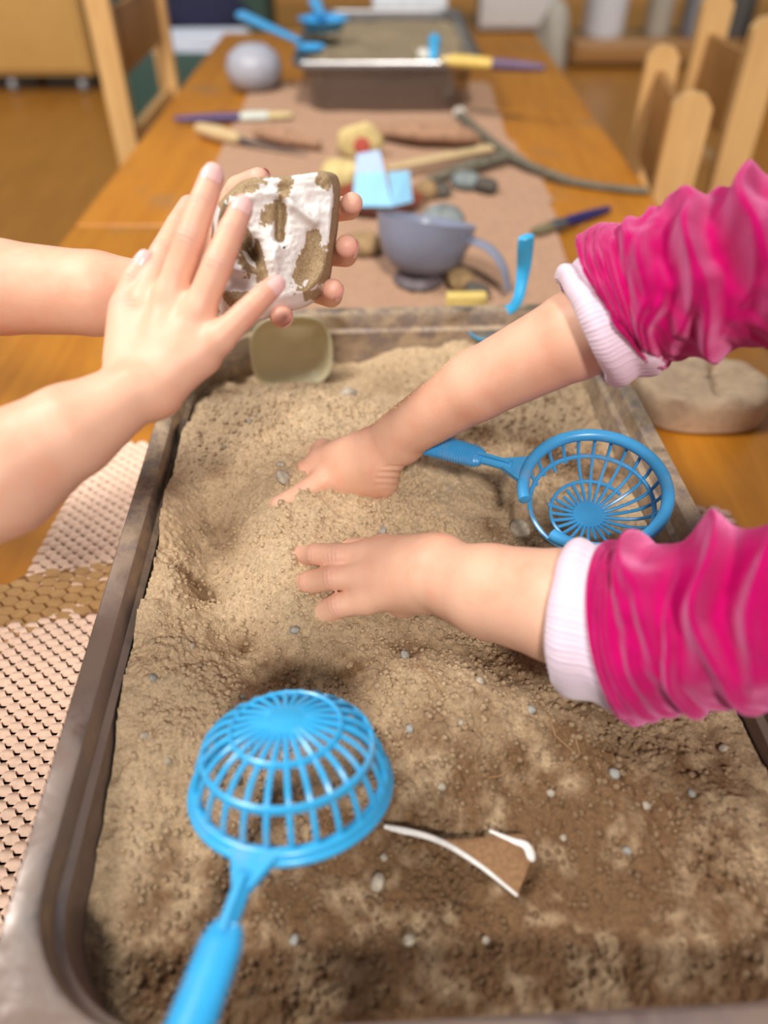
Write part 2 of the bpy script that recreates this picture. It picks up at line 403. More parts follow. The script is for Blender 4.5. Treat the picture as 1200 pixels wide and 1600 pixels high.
# damp soil plus painted shade: near end, trough, around the arms, behind the mound
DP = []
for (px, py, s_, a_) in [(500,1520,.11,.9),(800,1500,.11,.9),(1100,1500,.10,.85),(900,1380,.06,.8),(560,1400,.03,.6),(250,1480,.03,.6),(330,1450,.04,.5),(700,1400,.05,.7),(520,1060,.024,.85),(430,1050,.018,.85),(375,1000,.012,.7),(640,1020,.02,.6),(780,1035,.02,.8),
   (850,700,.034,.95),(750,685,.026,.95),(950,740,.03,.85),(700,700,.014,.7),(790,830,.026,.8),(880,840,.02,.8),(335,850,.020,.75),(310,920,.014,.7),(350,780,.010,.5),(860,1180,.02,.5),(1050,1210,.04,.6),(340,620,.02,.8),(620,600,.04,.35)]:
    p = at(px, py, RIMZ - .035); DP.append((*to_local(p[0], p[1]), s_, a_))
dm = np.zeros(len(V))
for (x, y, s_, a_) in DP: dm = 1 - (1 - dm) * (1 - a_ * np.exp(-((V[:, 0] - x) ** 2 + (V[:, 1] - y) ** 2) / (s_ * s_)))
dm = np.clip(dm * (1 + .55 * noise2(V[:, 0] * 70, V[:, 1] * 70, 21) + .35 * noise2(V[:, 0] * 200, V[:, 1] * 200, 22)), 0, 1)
at_ = me.attributes.new('damp_shade', 'FLOAT', 'POINT'); at_.data.foreach_set('value', dm.astype(np.float32))
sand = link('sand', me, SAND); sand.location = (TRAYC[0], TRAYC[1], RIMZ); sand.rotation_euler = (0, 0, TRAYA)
tag(sand, 'pale brown sand and soil heaped in the front steel tray', 'sand', kind='stuff')

ICO = None
def ico(sub=1):
    bm = bmesh.new(); bmesh.ops.create_icosphere(bm, subdivisions=sub, radius=1); bm.verts.index_update()
    V = np.array([v.co[:] for v in bm.verts]); Fs = np.array([[v.index for v in f.verts] for f in bm.faces]); bm.free(); return V, Fs
V0, F0 = ico(1)
rs = np.random.RandomState(5)
# crumbs lying on the sand
def crumbs(n, rmin, rmax, seed):
    rs = np.random.RandomState(seed); xs = rs.uniform(-.165, .165, n); ys = rs.uniform(-.275, .275, n)
    h = sand_h(xs, ys); VV = []; FF = []; R = rmin + (rmax - rmin) * rs.rand(n) ** 3.2
    for i in range(n):
        q = V0 * (R[i] * (1 + .3 * (rs.rand(len(V0), 1) - .5))) * (1, .8 + .4 * rs.rand(), .7)
        a = rs.rand() * 6.28; c, s = math.cos(a), math.sin(a)
        q = np.stack([q[:, 0] * c - q[:, 1] * s, q[:, 0] * s + q[:, 1] * c, q[:, 2]], -1)
        VV.append(q + (xs[i], ys[i], h[i] + R[i] * .25)); FF.append(F0 + i * len(V0))
    me = mesh_np('crumbs', np.vstack(VV), np.vstack(FF)); 
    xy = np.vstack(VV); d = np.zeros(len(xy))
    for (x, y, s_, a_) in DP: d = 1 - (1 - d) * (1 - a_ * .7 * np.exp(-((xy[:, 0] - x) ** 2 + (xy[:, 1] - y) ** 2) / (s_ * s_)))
    me.attributes.new('damp_shade', 'FLOAT', 'POINT').data.foreach_set('value', d.astype(np.float32))
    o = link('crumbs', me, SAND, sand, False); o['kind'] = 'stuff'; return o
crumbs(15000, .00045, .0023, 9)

def pebble(px, py, r, mat, label, seed, group=None):
    p = at(px, py, RIMZ - .02)
    for _ in range(4):
        l = to_local(p[0], p[1]); p = at(px, py, RIMZ + float(sand_h(np.array([l[0]]), np.array([l[1]]))[0]))
    rs = np.random.RandomState(seed); V, Fs = ico(3)
    k = 1 + .16 * noise3(V + seed, 1.3, seed) + .05 * noise3(V, 4, seed + 3)
    V = V * k[:, None] * (1, .8 + .15 * rs.rand(), .68) * r
    o = link('pebble', mesh_np('pebble', V, Fs), mat); o.location = (p[0], p[1], p[2] + r * .28); o.rotation_euler = (rs.rand() * .6, rs.rand() * .6, rs.rand() * 6)
    tag(o, label, 'pebble', group)
pebble(443, 748, .0062, PEB, 'rounded tan pebble touching the fingers of the farther digging hand', 1)
pebble(439, 727, .0032, PEB, 'small tan pebble just behind the bigger one by the farther digging hand', 2)
pebble(461, 986, .0034, PEBG, 'small dark grey pebble at the nearest fingertip of the nearer digging hand', 3)
pebble(597, 832, .0036, PEBG, 'little grey pebble on the sand between the two digging hands', 4)
pebble(812, 830, .0085, PEB, 'brown lump of earth left of the broken sieve rim', 5)
pebble(633, 1025, .0032, PEBG, 'pale pebble in the hollow under the nearer forearm', 6)
pebble(590, 1380, .0045, PEB, 'pale stone in dark sand below the sieve shadow', 7)
pebble(543, 620, .0085, PEB, 'earth lump at the back edge of the mound behind the cream cup', 8)
PEBT = [(390,660,.0022,'tiny pebble on the mound left of the farther hand'),(350,700,.0025,'tiny pebble on the upper left flank of the mound'),(300,1010,.002,'tiny pebble in the lower end of the trough near the left wall'),(240,1060,.003,'small pebble by the left tray wall above the domed sieve'),
 (228,1150,.0028,'small pebble by the left tray wall level with the sieve top'),(262,1190,.0022,'tiny pebble touching distance from the left of the domed sieve'),(640,1140,.0024,'tiny pebble just right of the top of the domed sieve'),(720,1130,.002,'tiny pebble on the ridge below the nearer forearm'),
 (750,1065,.0028,'small pebble directly below the nearer forearm'),(830,1110,.0026,'small pebble left of the forked rootlet'),(690,1230,.0026,'small pebble midway between the domed sieve and the straw'),(860,1240,.0024,'tiny pebble above the white patch of the shard'),
 (960,1210,.003,'small pebble below the magenta sleeve, first from the left'),(1010,1260,.0026,'small pebble below the magenta sleeve on lighter sand'),(1130,1170,.0028,'small pebble right under the edge of the nearer sleeve at far right'),(1080,1240,.0024,'tiny pebble at the far right below the nearer sleeve'),
 (600,1340,.0022,'tiny pebble just under the thin end of the shard'),(640,1470,.003,'small pebble on dark soil at the bottom, centre'),(460,1470,.0028,'small pebble right of the cyan sieve grip'),(760,1470,.0022,'tiny pebble on dark soil below the tip of the shard'),
 (880,1310,.0022,'tiny pebble just right of the white patch of the shard'),(980,1330,.0024,'tiny pebble on dark soil well right of the shard'),(700,765,.002,'tiny pebble between the farther hand and the broken sieve handle'),(660,845,.0018,'tiny pebble at the wrist of the nearer digging hand'),
 (380,1090,.002,'tiny pebble just behind the top left of the domed sieve'),(515,1130,.002,'tiny pebble seen through the top ribs of the domed sieve')]
for i, (px, py, r, lb) in enumerate(PEBT): pebble(px, py, r, PEB if i % 3 else PEBG, lb, 20 + i, 'tiny pebbles scattered over the sand')
# rootlets
def sand_pt(px, py, lift=0.0):
    p = at(px, py, RIMZ - .02)
    for _ in range(4):
        l = to_local(p[0], p[1]); p = at(px, py, RIMZ + lift + float(sand_h(np.array([l[0]]), np.array([l[1]]), False)[0]))
    return p
ROOT = plain('dry_root', (.30, .17, .08), .8, .3, 200)
for pts, lb in (([(845,1100),(858,1120),(868,1150)], 'thin dry rootlet on the sand under the pink sleeve'),
                ([(868,1150),(885,1165),(905,1180),(898,1150)], 'forked dry rootlet lying further right on the sand'),
                ([(640,1040),(668,1050),(690,1085)], 'curved brown rootlet in the sand ridge below the nearer forearm'),
                ([(765,1215),(780,1212),(795,1205)], 'short straw fragment lying right of the domed sieve')):
    P = spline([sand_pt(a, b, .0015) for a, b in pts], 14); tag(MB().tube(P, .0005, 6).build('rootlet', ROOT), lb, 'root')

# ------------------------------------------------------------------ honeycomb paper
GAP_SHADE = plain('gap_shade_layer', (.33, .17, .08), .8)  # dark brown painted in as shade between the scales
def honeycomb(name, corners, label, mat, cellx=.0136, d=.0051, z=TABLE, wav=.002, seed=0, cut=None):
    "expanded slit paper: staggered scales, each a square crest that flares and curls down to a raised near edge, over an added dark layer for the gap shade"
    (x0, x1, y0, y1) = corners; nrow = int((y1 - y0) / d); ncol = int((x1 - x0) / cellx); k = cellx / .0136; rs = np.random.RandomState(seed)
    vs = np.array([0, .18, .36, .5, .62, .76, .9, 1.0]); L = d * 1.85
    hw = np.array([.0034, .0034, .0034, .0036, .0042, .0052, .0060, .0062]) * k
    pz = np.array([.0002, .0024, .0040, .0046, .0046, .0040, .0028, .0014]) * k
    us = np.array([-1, -.5, 0, .5, 1.0]); nu, nv = len(us), len(vs)
    cx_, cy_ = [], []
    for i in range(nrow):
        for j in range(ncol):
            cx_.append(x0 + (j + .5 * (i % 2)) * cellx + .0025 * math.sin(i * .13 + seed)); cy_.append(y0 + i * d)
    cx_ = np.array(cx_); cy_ = np.array(cy_)
    keep = cut(cx_, cy_) if cut is not None else np.ones(len(cx_), bool); cx_, cy_ = cx_[keep], cy_[keep]; N = len(cx_)
    big = wav * (noise2(cx_ * 14 + 3, cy_ * 14, seed) + 1.0); jit = 1 + .12 * noise2(cx_ * 90, cy_ * 90, seed + 3)
    X = cx_[:, None, None] + hw[None, :, None] * us[None, None, :] * (1 + 0 * jit[:, None, None]) + (rs.rand(N)[:, None, None] - .5) * .0006
    Y = cy_[:, None, None] + (.5 - vs)[None, :, None] * L + 0 * X
    Z = z + big[:, None, None] + (pz[None, :, None] * jit[:, None, None] - .0004 * (us[None, None, :] ** 2)) + .0003 * noise2(X * 300, Y * 300, seed + 9)
    V = np.stack([X, Y, Z], -1).reshape(-1, 3); q = np.arange(nu * nv).reshape(nv, nu)
    f = np.stack([q[:-1, :-1], q[1:, :-1], q[1:, 1:], q[:-1, 1:]], -1).reshape(-1, 4)
    F4 = (f[None] + (np.arange(N) * nu * nv)[:, None, None]).reshape(-1, 4)
    # added dark layer, painted shade for the gaps: one small quad per cell
    b = len(V); e = np.array([(-.52, -1.02), (.52, -1.02), (.52, 1.02), (-.52, 1.02)]) * (cellx, d)
    BV = np.stack([cx_[:, None] + e[None, :, 0], cy_[:, None] + e[None, :, 1], np.repeat((z + .0004 + 0 * big)[:, None], 4, 1)], -1).reshape(-1, 3)
    BF = b + np.arange(4 * N).reshape(-1, 4)
    me = mesh_np(name, np.vstack([V, BV]), np.vstack([F4, BF])); me.materials.append(mat); me.materials.append(GAP_SHADE)
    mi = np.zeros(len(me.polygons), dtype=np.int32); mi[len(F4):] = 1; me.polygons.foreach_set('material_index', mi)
    return link(name, me, None, smooth=True)
def cutter(poly):                         # keep inside polygon (world XY)
    P = np.array(poly)
    def f(x, y):
        ins = np.zeros(len(x), bool); n = len(P)
        for i in range(n):
            x0_, y0_ = P[i]; x1_, y1_ = P[(i + 1) % n]
            c = ((y0_ > y) != (y1_ > y)) & (x < (x1_ - x0_) * (y - y0_) / (y1_ - y0_ + 1e-12) + x0_); ins ^= c
        return ins
    return f
def tp(px, py): p = at(px, py, TABLE); return (p[0], p[1])
pl1 = [tp(-160, 1640), tp(-60, 1100), tp(0, 990), tp(200, 925), tp(400, 925), tp(400, 1640)]
h1 = honeycomb('honeycomb_paper', (-.47, -.13, -.08, .46), '', PAPER, cut=cutter(pl1), seed=1)
tag(h1, 'pleated kraft honeycomb paper at the front left beside the tray corner', 'paper')
pl2 = [tp(25, 930), tp(62, 865), tp(125, 760), tp(165, 660), tp(230, 600), tp(420, 600), tp(420, 900), tp(190, 915)]
h2 = honeycomb('honeycomb_paper', (-.42, -.12, .3, .62), '', PAPER, cut=cutter(pl2), seed=2)
tag(h2, 'torn piece of pleated honeycomb paper under the shadow of the bare forearm', 'paper')
pl3 = [tp(310, 470), tp(318, 330), tp(325, 190), tp(400, 130), tp(760, 130), tp(790, 215), tp(850, 290), tp(880, 400), tp(880, 700), tp(310, 700)]
h3 = honeycomb('honeycomb_paper', (-.30, .33, .66, 2.05), '', plain('brown_kraft_paper', (.42, .25, .16), .8, .1, 100), cut=cutter(pl3), seed=3, cellx=.016, d=.0062, wav=.001)
tag(h3, 'long honeycomb paper runner under the tools in the middle of the table', 'paper')
pl4 = [tp(1050, 672), tp(1085, 672), tp(1150, 850), tp(1180, 900), tp(1100, 900)]
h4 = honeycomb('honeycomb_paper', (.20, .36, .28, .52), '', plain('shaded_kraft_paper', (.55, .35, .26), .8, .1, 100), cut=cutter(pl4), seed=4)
tag(h4, 'narrow strip of honeycomb paper peeking out right of the tray', 'paper')
# flat unexpanded strip: raised hexagon cells on a sheet coloured dark as slit shadow
def flat_strip():
    P = [tp(-120, 1010), tp(-60, 960), tp(40, 905), tp(200, 880), tp(200, 955), tp(60, 985), tp(0, 1030)]
    P = [Vector((x, y, TABLE + .0045)) for x, y in P]
    t = MB(); n = len(P); t.add([tuple(p) for p in P] + [tuple(p - Vector((0, 0, .0006))) for p in P], [tuple(range(n)), tuple(range(2 * n - 1, n - 1, -1))] + [(i, (i + 1) % n, (i + 1) % n + n, i + n) for i in range(n)])
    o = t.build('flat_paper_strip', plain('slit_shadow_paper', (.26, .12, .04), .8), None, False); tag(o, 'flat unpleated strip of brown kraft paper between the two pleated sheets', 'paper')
    f = cutter([tp(-110, 1005), tp(-60, 962), tp(40, 908), tp(198, 884), tp(198, 950), tp(60, 980), tp(0, 1022)])
    s = MB(); rr = random.Random(3); w_, hh = .0072, .0042
    for i in range(30):
        for j in range(16):
            x = -.42 + i * (w_ * 1.62) ; y = .33 + j * (hh * 2.25) + (i % 2) * hh * 1.12 + i * .001
            if not f(np.array([x]), np.array([y]))[0]: continue
            z = TABLE + .0046; k = [(1, 0), (.45, .95), (-.45, .95), (-1, 0), (-.45, -.95), (.45, -.95)]; lf = rr.random() * .0012; tl = (rr.random() - .5) * .0012
            V = [(x + a * w_, y + b * hh, z + .0006 + lf + tl * a) for a, b in k]; V += [(p[0], p[1], z - .0002) for p in V]
            s.add(V, [(0, 1, 2, 3, 4, 5)] + [(q, (q + 1) % 6, (q + 1) % 6 + 6, q + 6) for q in range(6)])
    q = s.build('paper_cells', PAPERF, o, False); q['kind'] = 'stuff'
flat_strip()

# ------------------------------------------------------------------ blue sieves
def sieve(name, M, hand, label, mat, R=.0485, h=.030, nr=26, broken=None, hl=.14, grip0=.055, ring_gap=None, group=None, droop=0.0):
    """local: rim circle in xy plane at z=0, dome towards +z, handle along +x from the rim"""
    t = empty(name); t.matrix_world = M; tag(t, label, 'sieve', group)
    prof = [(1.0, 0.0), (.975, .25), (.88, .55), (.74, .76), (.57, .88), (.38, .96), (.18, 1.0)]
    N = 96; P = [(R * math.cos(a), R * math.sin(a), 0) for a in np.linspace(0, 2 * math.pi, N, endpoint=False)]
    if ring_gap:
        a0, a1 = ring_gap; ang = np.linspace(a1, a0 + 2 * math.pi, 80)
        MB().tube([(R * math.cos(a), R * math.sin(a), 0) for a in ang], .0041, 12, flat=1.0).build('rim', mat, t)
    else:
        m = MB(); m.tube(P, .0030, 12, closed=True)
        m.tube([(x * 1.045, y * 1.045, -.0028) for x, y, z in P], .0024, 10, closed=True); m.build('rim', mat, t)
    def at_level(u):
        return tuple(np.interp(u, np.linspace(0, 1, len(prof)), [p[k] for p in prof]) for k in (0, 1))
    SPR = spline([(p[0] * R, p[1] * h) for p in prof], 22)
    rr = random.Random(4)
    for k in range(nr):
        a = 2 * math.pi * (k + .5) / nr; s0, s1 = 0, len(SPR)
        segs = [(0, len(SPR))]
        if broken: segs = broken(a, len(SPR), rr)
        for (s0, s1) in segs:
            if s1 - s0 < 2: continue
            Q = [(SPR[i][0] * math.cos(a), SPR[i][0] * math.sin(a), SPR[i][1]) for i in range(s0, s1)]
            rad = [(.0012 if broken else .0014) for i in range(s0, s1)]
            MB().tube(Q, rad, 7).build('rib', mat, t)
    for (rf, zf, th) in ((.885, .55, .0016), (.57, .885, .0013)):
        if broken and broken is not None:
            g0, g1 = (2.6, 3.9) if zf < .6 else (2.2, 4.2)
            ang = np.linspace(g1, g0 + 2 * math.pi, 60)
            if zf < .6: ang = np.linspace(0, 2 * math.pi, 72)[:-1]; MB().tube([(R * rf * math.cos(a), R * rf * math.sin(a), h * zf) for a in ang], th, 8, closed=True).build('basket_ring', mat, t)
            else: MB().tube([(R * rf * math.cos(a), R * rf * math.sin(a), h * zf) for a in ang], th, 8).build('basket_ring', mat, t)
        else:
            MB().tube([(R * rf * math.cos(a), R * rf * math.sin(a), h * zf) for a in np.linspace(0, 2 * math.pi, 72, endpoint=False)], th, 8, flat=1.5, closed=True).build('basket_ring', mat, t)
    MB().lathe([(0.0001, h + .0016), (R * .18, h + .0014), (R * .23, h + .0004), (R * .23, h - .0012), (.0001, h - .0014)], 28).build('hub', mat, t)
    # neck (fan joining the rim) and rod, then ridged grip
    HM = Matrix.Translation((R, 0, 0)) @ Matrix.Rotation(droop, 4, 'Y') @ Matrix.Translation((-R, 0, 0))
    nk = MB()
    V = [(R - .002, -.012, -.002), (R + .016, -.004, -.002), (R + .016, .004, -.002), (R - .002, .012, -.002)]
    V += [(x, y, .002) for x, y, z in V]
    nk.add(V, [(0, 1, 2, 3), (7, 6, 5, 4), (0, 4, 5, 1), (1, 5, 6, 2), (2, 6, 7, 3), (3, 7, 4, 0)])
    nk.tube([(R + .010, 0, 0), (grip0 + R - .018, 0, 0)], .0042, 12, flat=.8)
    nk.box(R + .012, grip0 + R - .015, -.0012, .0012, -.005, .005)
    nk.build('neck', mat, t).matrix_local = HM
    g = MB(); x0 = R + grip0 - .02; n = 26; PP = []; RR = []
    gl = hl - grip0
    for i in range(n * 4):
        u = i / (n * 4 - 1); PP.append((x0 + u * gl, 0, 0)); e = min(1, u * 9, (1 - u) * 14) ** .5
        RR.append((.0078 + .0014 * u) * (.55 + .45 * e) + .0013 * (math.sin(u * n * 2 * math.pi) > 0.0))
    g.tube(PP, RR, 16, flat=.52, up=(0, 0, 1)); g.build('grip', mat, t).matrix_local = HM
    return t
# domed sieve in front: rim centre, handle lying over the near tray rim
cB = dp(455, 1216, .366); eB = dp(330, 1560, .292)
nB = unit(np.array([-.03, .33, 1.0])); dB = unit(eB - cB); xB = unit(dB - nB * nB.dot(dB))
MBm = frame_to(nB, xB); MBm.translation = Vector(cB)
sieve('toy_sieve', MBm, 0, 'bright cyan sieve lying dome up at the front, handle over the rim', BLUE, R=.0445, h=.034, grip0=.050, hl=.125, droop=math.asin(max(-1, min(1, -float(nB.dot(dB))))))
# broken sieve on the right: opening up, handle to the left
cA = dp(929, 764, .497); hA = dp(695, 700, .528)
xA = unit(hA - cA); vw = unit(CAM - cA); nA = unit(np.array([-.28, -.16, 1.0])); nA = unit(nA - xA * nA.dot(xA))
MA = frame_to(-nA, xA); MA.translation = Vector(cA)
def brk(a, n, rr):
    # local angle of the damaged side
    d = abs((a - GAPC + math.pi) % (2 * math.pi) - math.pi)
    if d < .55: return [(14, n)]
    if d < 1.0: return [(0, 5), (13, n)]
    if d < 1.9: return [(0, 9 + rr.randint(0, 2)), (14 + rr.randint(0, 2), n)]
    if d < 2.3 : return [(0, n)]
    return [(0, n)]
# angle (in the sieve's own frame) of the missing piece: towards lower left in the picture
gp = dp(835, 830, .50) - cA; Mi = MA.to_3x3().inverted(); gl_ = Mi @ Vector(gp); GAPC = math.atan2(gl_.y, gl_.x)
sieve('toy_sieve', MA, 0, 'dusty blue sieve with broken rim lying open side up at the right', BLUE2, R=.0455, h=.030, broken=brk, hl=.100, grip0=.050, ring_gap=(GAPC - .33, GAPC + .36))

# ------------------------------------------------------------------ curved plaster shard half buried
def shard():
    path = [sand_pt(601, 1292, .004), sand_pt(680, 1312, .010), sand_pt(745, 1350, .010), sand_pt(808, 1400, .006)]
    C = spline(path, 40); V = []; Fs = []; n = 14
    PL = plain('chalky_plaster', (.82, .78, .74), .75, .12, 300)
    top = spline([sand_pt(590, 1290, 0), sand_pt(700, 1285, .006), sand_pt(800, 1290, .006), sand_pt(836, 1330, .004)], 40)
    m = MB()
    for i in range(40):
        a = C[i]; u = i / 39; k = .04 + .96 * min(1, max(0, (u - .30) * 2.0)); b = a + (top[i] - a) * k
        for j in range(n):
            s = j / (n - 1); p = a + (b - a) * s; p = p + np.array([0, 0, .0035 * math.sin(s * math.pi) * k]); V.append(p)
    for i in range(40):
        for j in range(n): V.append(V[i * n + j] - np.array([0, 0, .0034]) - 0 * C[0])
    o = 40 * n
    for i in range(39):
        for j in range(n - 1):
            q = i * n + j; Fs.append((q, q + 1, q + n + 1, q + n)); Fs.append((q + o, q + n + o, q + n + 1 + o, q + 1 + o))
        Fs.append((i * n, (i + 1) * n, (i + 1) * n + o, i * n + o)); Fs.append((i * n + n - 1, i * n + n - 1 + o, (i + 1) * n + n - 1 + o, (i + 1) * n + n - 1))
    for j in range(n - 1): Fs.append((j, j + o, j + 1 + o, j + 1)); q = 39 * n + j; Fs.append((q, q + 1, q + 1 + o, q + o))
    m.add(V, Fs)
    e = empty('plaster_shard', tuple(C[20] * 0)); tag(e, 'curved plaster shard with a white edge, half buried right of the cyan sieve', 'shard')
    m.build('sandy_face', plain('sandy_crust', (.26, .14, .065), .95, .25, 500), e)
    MB().tube(C + np.array([0, 0, .0005]), list(np.interp(np.linspace(0, 1, 40), [0, .1, .6, 1], [.0012, .0018, .0014, .0008])), 10).build('white_edge', PL, e)
    W_ = [sand_pt(765, 1298, .0095), sand_pt(800, 1313, .011), sand_pt(822, 1322, .0105), sand_pt(833, 1345, .008)]
    MB().tube(spline(W_, 16), list(np.linspace(.0008, .0026, 14)) + [.0022, .0014], 10, flat=.45).build('white_patch', PL, e)
shard()

# ------------------------------------------------------------------ arms and hands (one smooth surface from a distance field)
def surface_nets(D, org, h):
    s = D < 0; nx, ny, nz = D.shape
    c = np.zeros((nx - 1, ny - 1, nz - 1), np.uint8)
    for dx in (0, 1):
        for dy in (0, 1):
            for dz in (0, 1): c += s[dx:nx - 1 + dx, dy:ny - 1 + dy, dz:nz - 1 + dz]
    act = (c > 0) & (c < 8); ii = np.argwhere(act); N = len(ii)
    vid = -np.ones(act.shape, np.int64); vid[act] = np.arange(N)
    acc = np.zeros((N, 3)); cnt = np.zeros(N)
    corners = [(a, b, d) for a in (0, 1) for b in (0, 1) for d in (0, 1)]
    for a in corners:
        for ax in range(3):
            if a[ax] == 1: continue
            b = list(a); b[ax] = 1
            da = D[ii[:, 0] + a[0], ii[:, 1] + a[1], ii[:, 2] + a[2]]; db = D[ii[:, 0] + b[0], ii[:, 1] + b[1], ii[:, 2] + b[2]]
            m = (da < 0) != (db < 0); t = np.where(m, da / np.where(m, da - db, 1), 0)
            p = np.tile(np.array(a, float), (N, 1)); p[:, ax] += t; acc[m] += p[m]; cnt[m] += 1
    V = (ii + acc / cnt[:, None]) * h + org
    Fs = []
    for ax in range(3):
        o1, o2 = [(1, 2), (2, 0), (0, 1)][ax]
        sl0 = [slice(None)] * 3; sl1 = [slice(None)] * 3; sl0[ax] = slice(0, -1); sl1[ax] = slice(1, None)
        e = s[tuple(sl0)] != s[tuple(sl1)]
        q = np.argwhere(e); q = q[(q[:, o1] > 0) & (q[:, o2] > 0)]
        q = q[(q[:, o1] < D.shape[o1] - 1) & (q[:, o2] < D.shape[o2] - 1)]
        ins = s[q[:, 0], q[:, 1], q[:, 2]]
        def g(d1, d2):
            r = q.copy(); r[:, o1] -= d1; r[:, o2] -= d2; return vid[r[:, 0], r[:, 1], r[:, 2]]
        a, b, c_, d = g(1, 1), g(0, 1), g(0, 0), g(1, 0)
        Fq = np.stack([a, b, c_, d], -1); Fq[~ins] = Fq[~ins][:, ::-1]; Fs.append(Fq)
    Fs = np.vstack(Fs); Fs = Fs[(Fs >= 0).all(1)]
    return V, Fs
def smin(a, b, k):
    h = np.clip(.5 + .5 * (b - a) / k, 0, 1); return b * (1 - h) + a * h - k * h * (1 - h)
class Field:
    def __init__(s, lo, hi, h):
        s.h = h; s.lo = np.array(lo); n = np.ceil((np.array(hi) - s.lo) / h).astype(int) + 1; s.n = n
        s.ax = [s.lo[i] + h * np.arange(n[i]) for i in range(3)]
    def new(s): return np.full(s.n, .03, np.float32)
    def cone(s, D, p0, r0, p1, r1, k=.0015, pad=.012):
        p0 = np.asarray(p0); p1 = np.asarray(p1); R = max(r0, r1) + pad
        lo = np.minimum(p0, p1) - R; hi = np.maximum(p0, p1) + R
        i0 = np.clip(np.floor((lo - s.lo) / s.h).astype(int), 0, s.n); i1 = np.clip(np.ceil((hi - s.lo) / s.h).astype(int) + 1, 0, s.n)
        if (i1 <= i0).any(): return
        X = s.ax[0][i0[0]:i1[0], None, None]; Y = s.ax[1][None, i0[1]:i1[1], None]; Z = s.ax[2][None, None, i0[2]:i1[2]]
        d = p1 - p0; L2 = d.dot(d) + 1e-12
        t = np.clip(((X - p0[0]) * d[0] + (Y - p0[1]) * d[1] + (Z - p0[2]) * d[2]) / L2, 0, 1)
        dist = np.sqrt((X - p0[0] - t * d[0]) ** 2 + (Y - p0[1] - t * d[1]) ** 2 + (Z - p0[2] - t * d[2]) ** 2) - (r0 + (r1 - r0) * t)
        sl = tuple(slice(i0[i], i1[i]) for i in range(3)); D[sl] = smin(D[sl], dist.astype(np.float32), k)
def make_arm(spec, h=.00125):
    """spec: palm [(p0,r0,p1,r1)], arm [(p0,r0,p1,r1)], fingers [[(p,r)...]] -> verts, quads"""
    allp = [p for (a, ra, b, rb) in spec['palm'] + spec['arm'] for p in (a, b)] + [p for f in spec['fingers'] for p, r in f]
    allp = np.array(allp); F_ = Field(allp.min(0) - .038, allp.max(0) + .038, h)
    A = F_.new()
    for (a, ra, b, rb) in spec['arm']: F_.cone(A, a, ra, b, rb, .004, .02)
    for (a, ra, b, rb) in spec['palm']: F_.cone(A, a, ra, b, rb, spec.get('kp', .0055), .012)
    Gs = F_.new()
    for f in spec['fingers']:
        for i in range(len(f) - 1):
            tmp = None; F_.cone(Gs, f[i][0], f[i][1], f[i + 1][0], f[i + 1][1], .0006, .012)
    D = smin(A, Gs, .0055)
    V, Q = surface_nets(D, F_.lo, h)
    # light smoothing
    E = np.vstack([Q[:, [0, 1]], Q[:, [1, 2]], Q[:, [2, 3]], Q[:, [3, 0]]]); deg = np.bincount(E.ravel(), minlength=len(V)).astype(float)
    for _ in range(4):
        S = np.zeros_like(V)
        for c in range(3): S[:, c] = np.bincount(E[:, 0], V[E[:, 1], c], len(V)) + np.bincount(E[:, 1], V[E[:, 0], c], len(V))
        V = V * .5 + .5 * S / deg[:, None]
    # knuckle creases and rosy skin
    fn = np.cross(V[Q[:, 2]] - V[Q[:, 0]], V[Q[:, 3]] - V[Q[:, 1]]); Nn = np.zeros_like(V)
    for j in range(4):
        for c in range(3): Nn[:, c] += np.bincount(Q[:, j], fn[:, c], len(V))
    Nn /= np.linalg.norm(Nn, axis=1)[:, None] + 1e-12
    rosy = np.zeros(len(V)); disp = np.zeros(len(V))
    for f in spec['fingers']:
        for i in range(1, len(f) - 1):
            p = f[i][0]; ax = unit(f[i + 1][0] - f[i - 1][0]); d = V - p; al = d @ ax; rr_ = np.linalg.norm(d, axis=1)
            up = spec['up']; side = (Nn @ up)
            wv = np.exp(-(al / .0042) ** 2) * (rr_ < f[i][1] * 1.9) * np.clip(side, 0, 1)
            disp += wv * .00042 * np.cos(al / .0026 * 2 * math.pi); rosy = np.maximum(rosy, wv * .38 )
        tip = f[-1][0]; d = np.linalg.norm(V - tip, axis=1); rosy = np.maximum(rosy, .6 * np.exp(-(d / .011) ** 2))
    for (a, ra, b, rb) in spec['palm']:
        d = np.linalg.norm(V - b, axis=1); rosy = np.maximum(rosy, .22 * np.exp(-(d / .010) ** 2))
    for (p, ax, amp) in spec.get('creases', []):
        d = V - np.asarray(p); al = d @ unit(ax); wv = np.exp(-(al / .011) ** 2) * (np.linalg.norm(d, axis=1) < .016); disp += wv * amp * np.cos(al / .0042 * 2 * math.pi)
    V = V + Nn * disp[:, None]
    return V, Q, rosy
def blob_mesh(prims, h=.004, k=.02):
    "smooth union of tapered capsules (p0, r0, p1, r1)"
    P = np.array([q for (a, ra, b, rb) in prims for q in (a, b)]); R = max(max(ra, rb) for (a, ra, b, rb) in prims)
    F_ = Field(P.min(0) - R - .03, P.max(0) + R + .03, h); D = F_.new() + .03
    for (a, ra, b, rb) in prims: F_.cone(D, a, ra, b, rb, k, .05)
    return surface_nets(D, F_.lo, h)
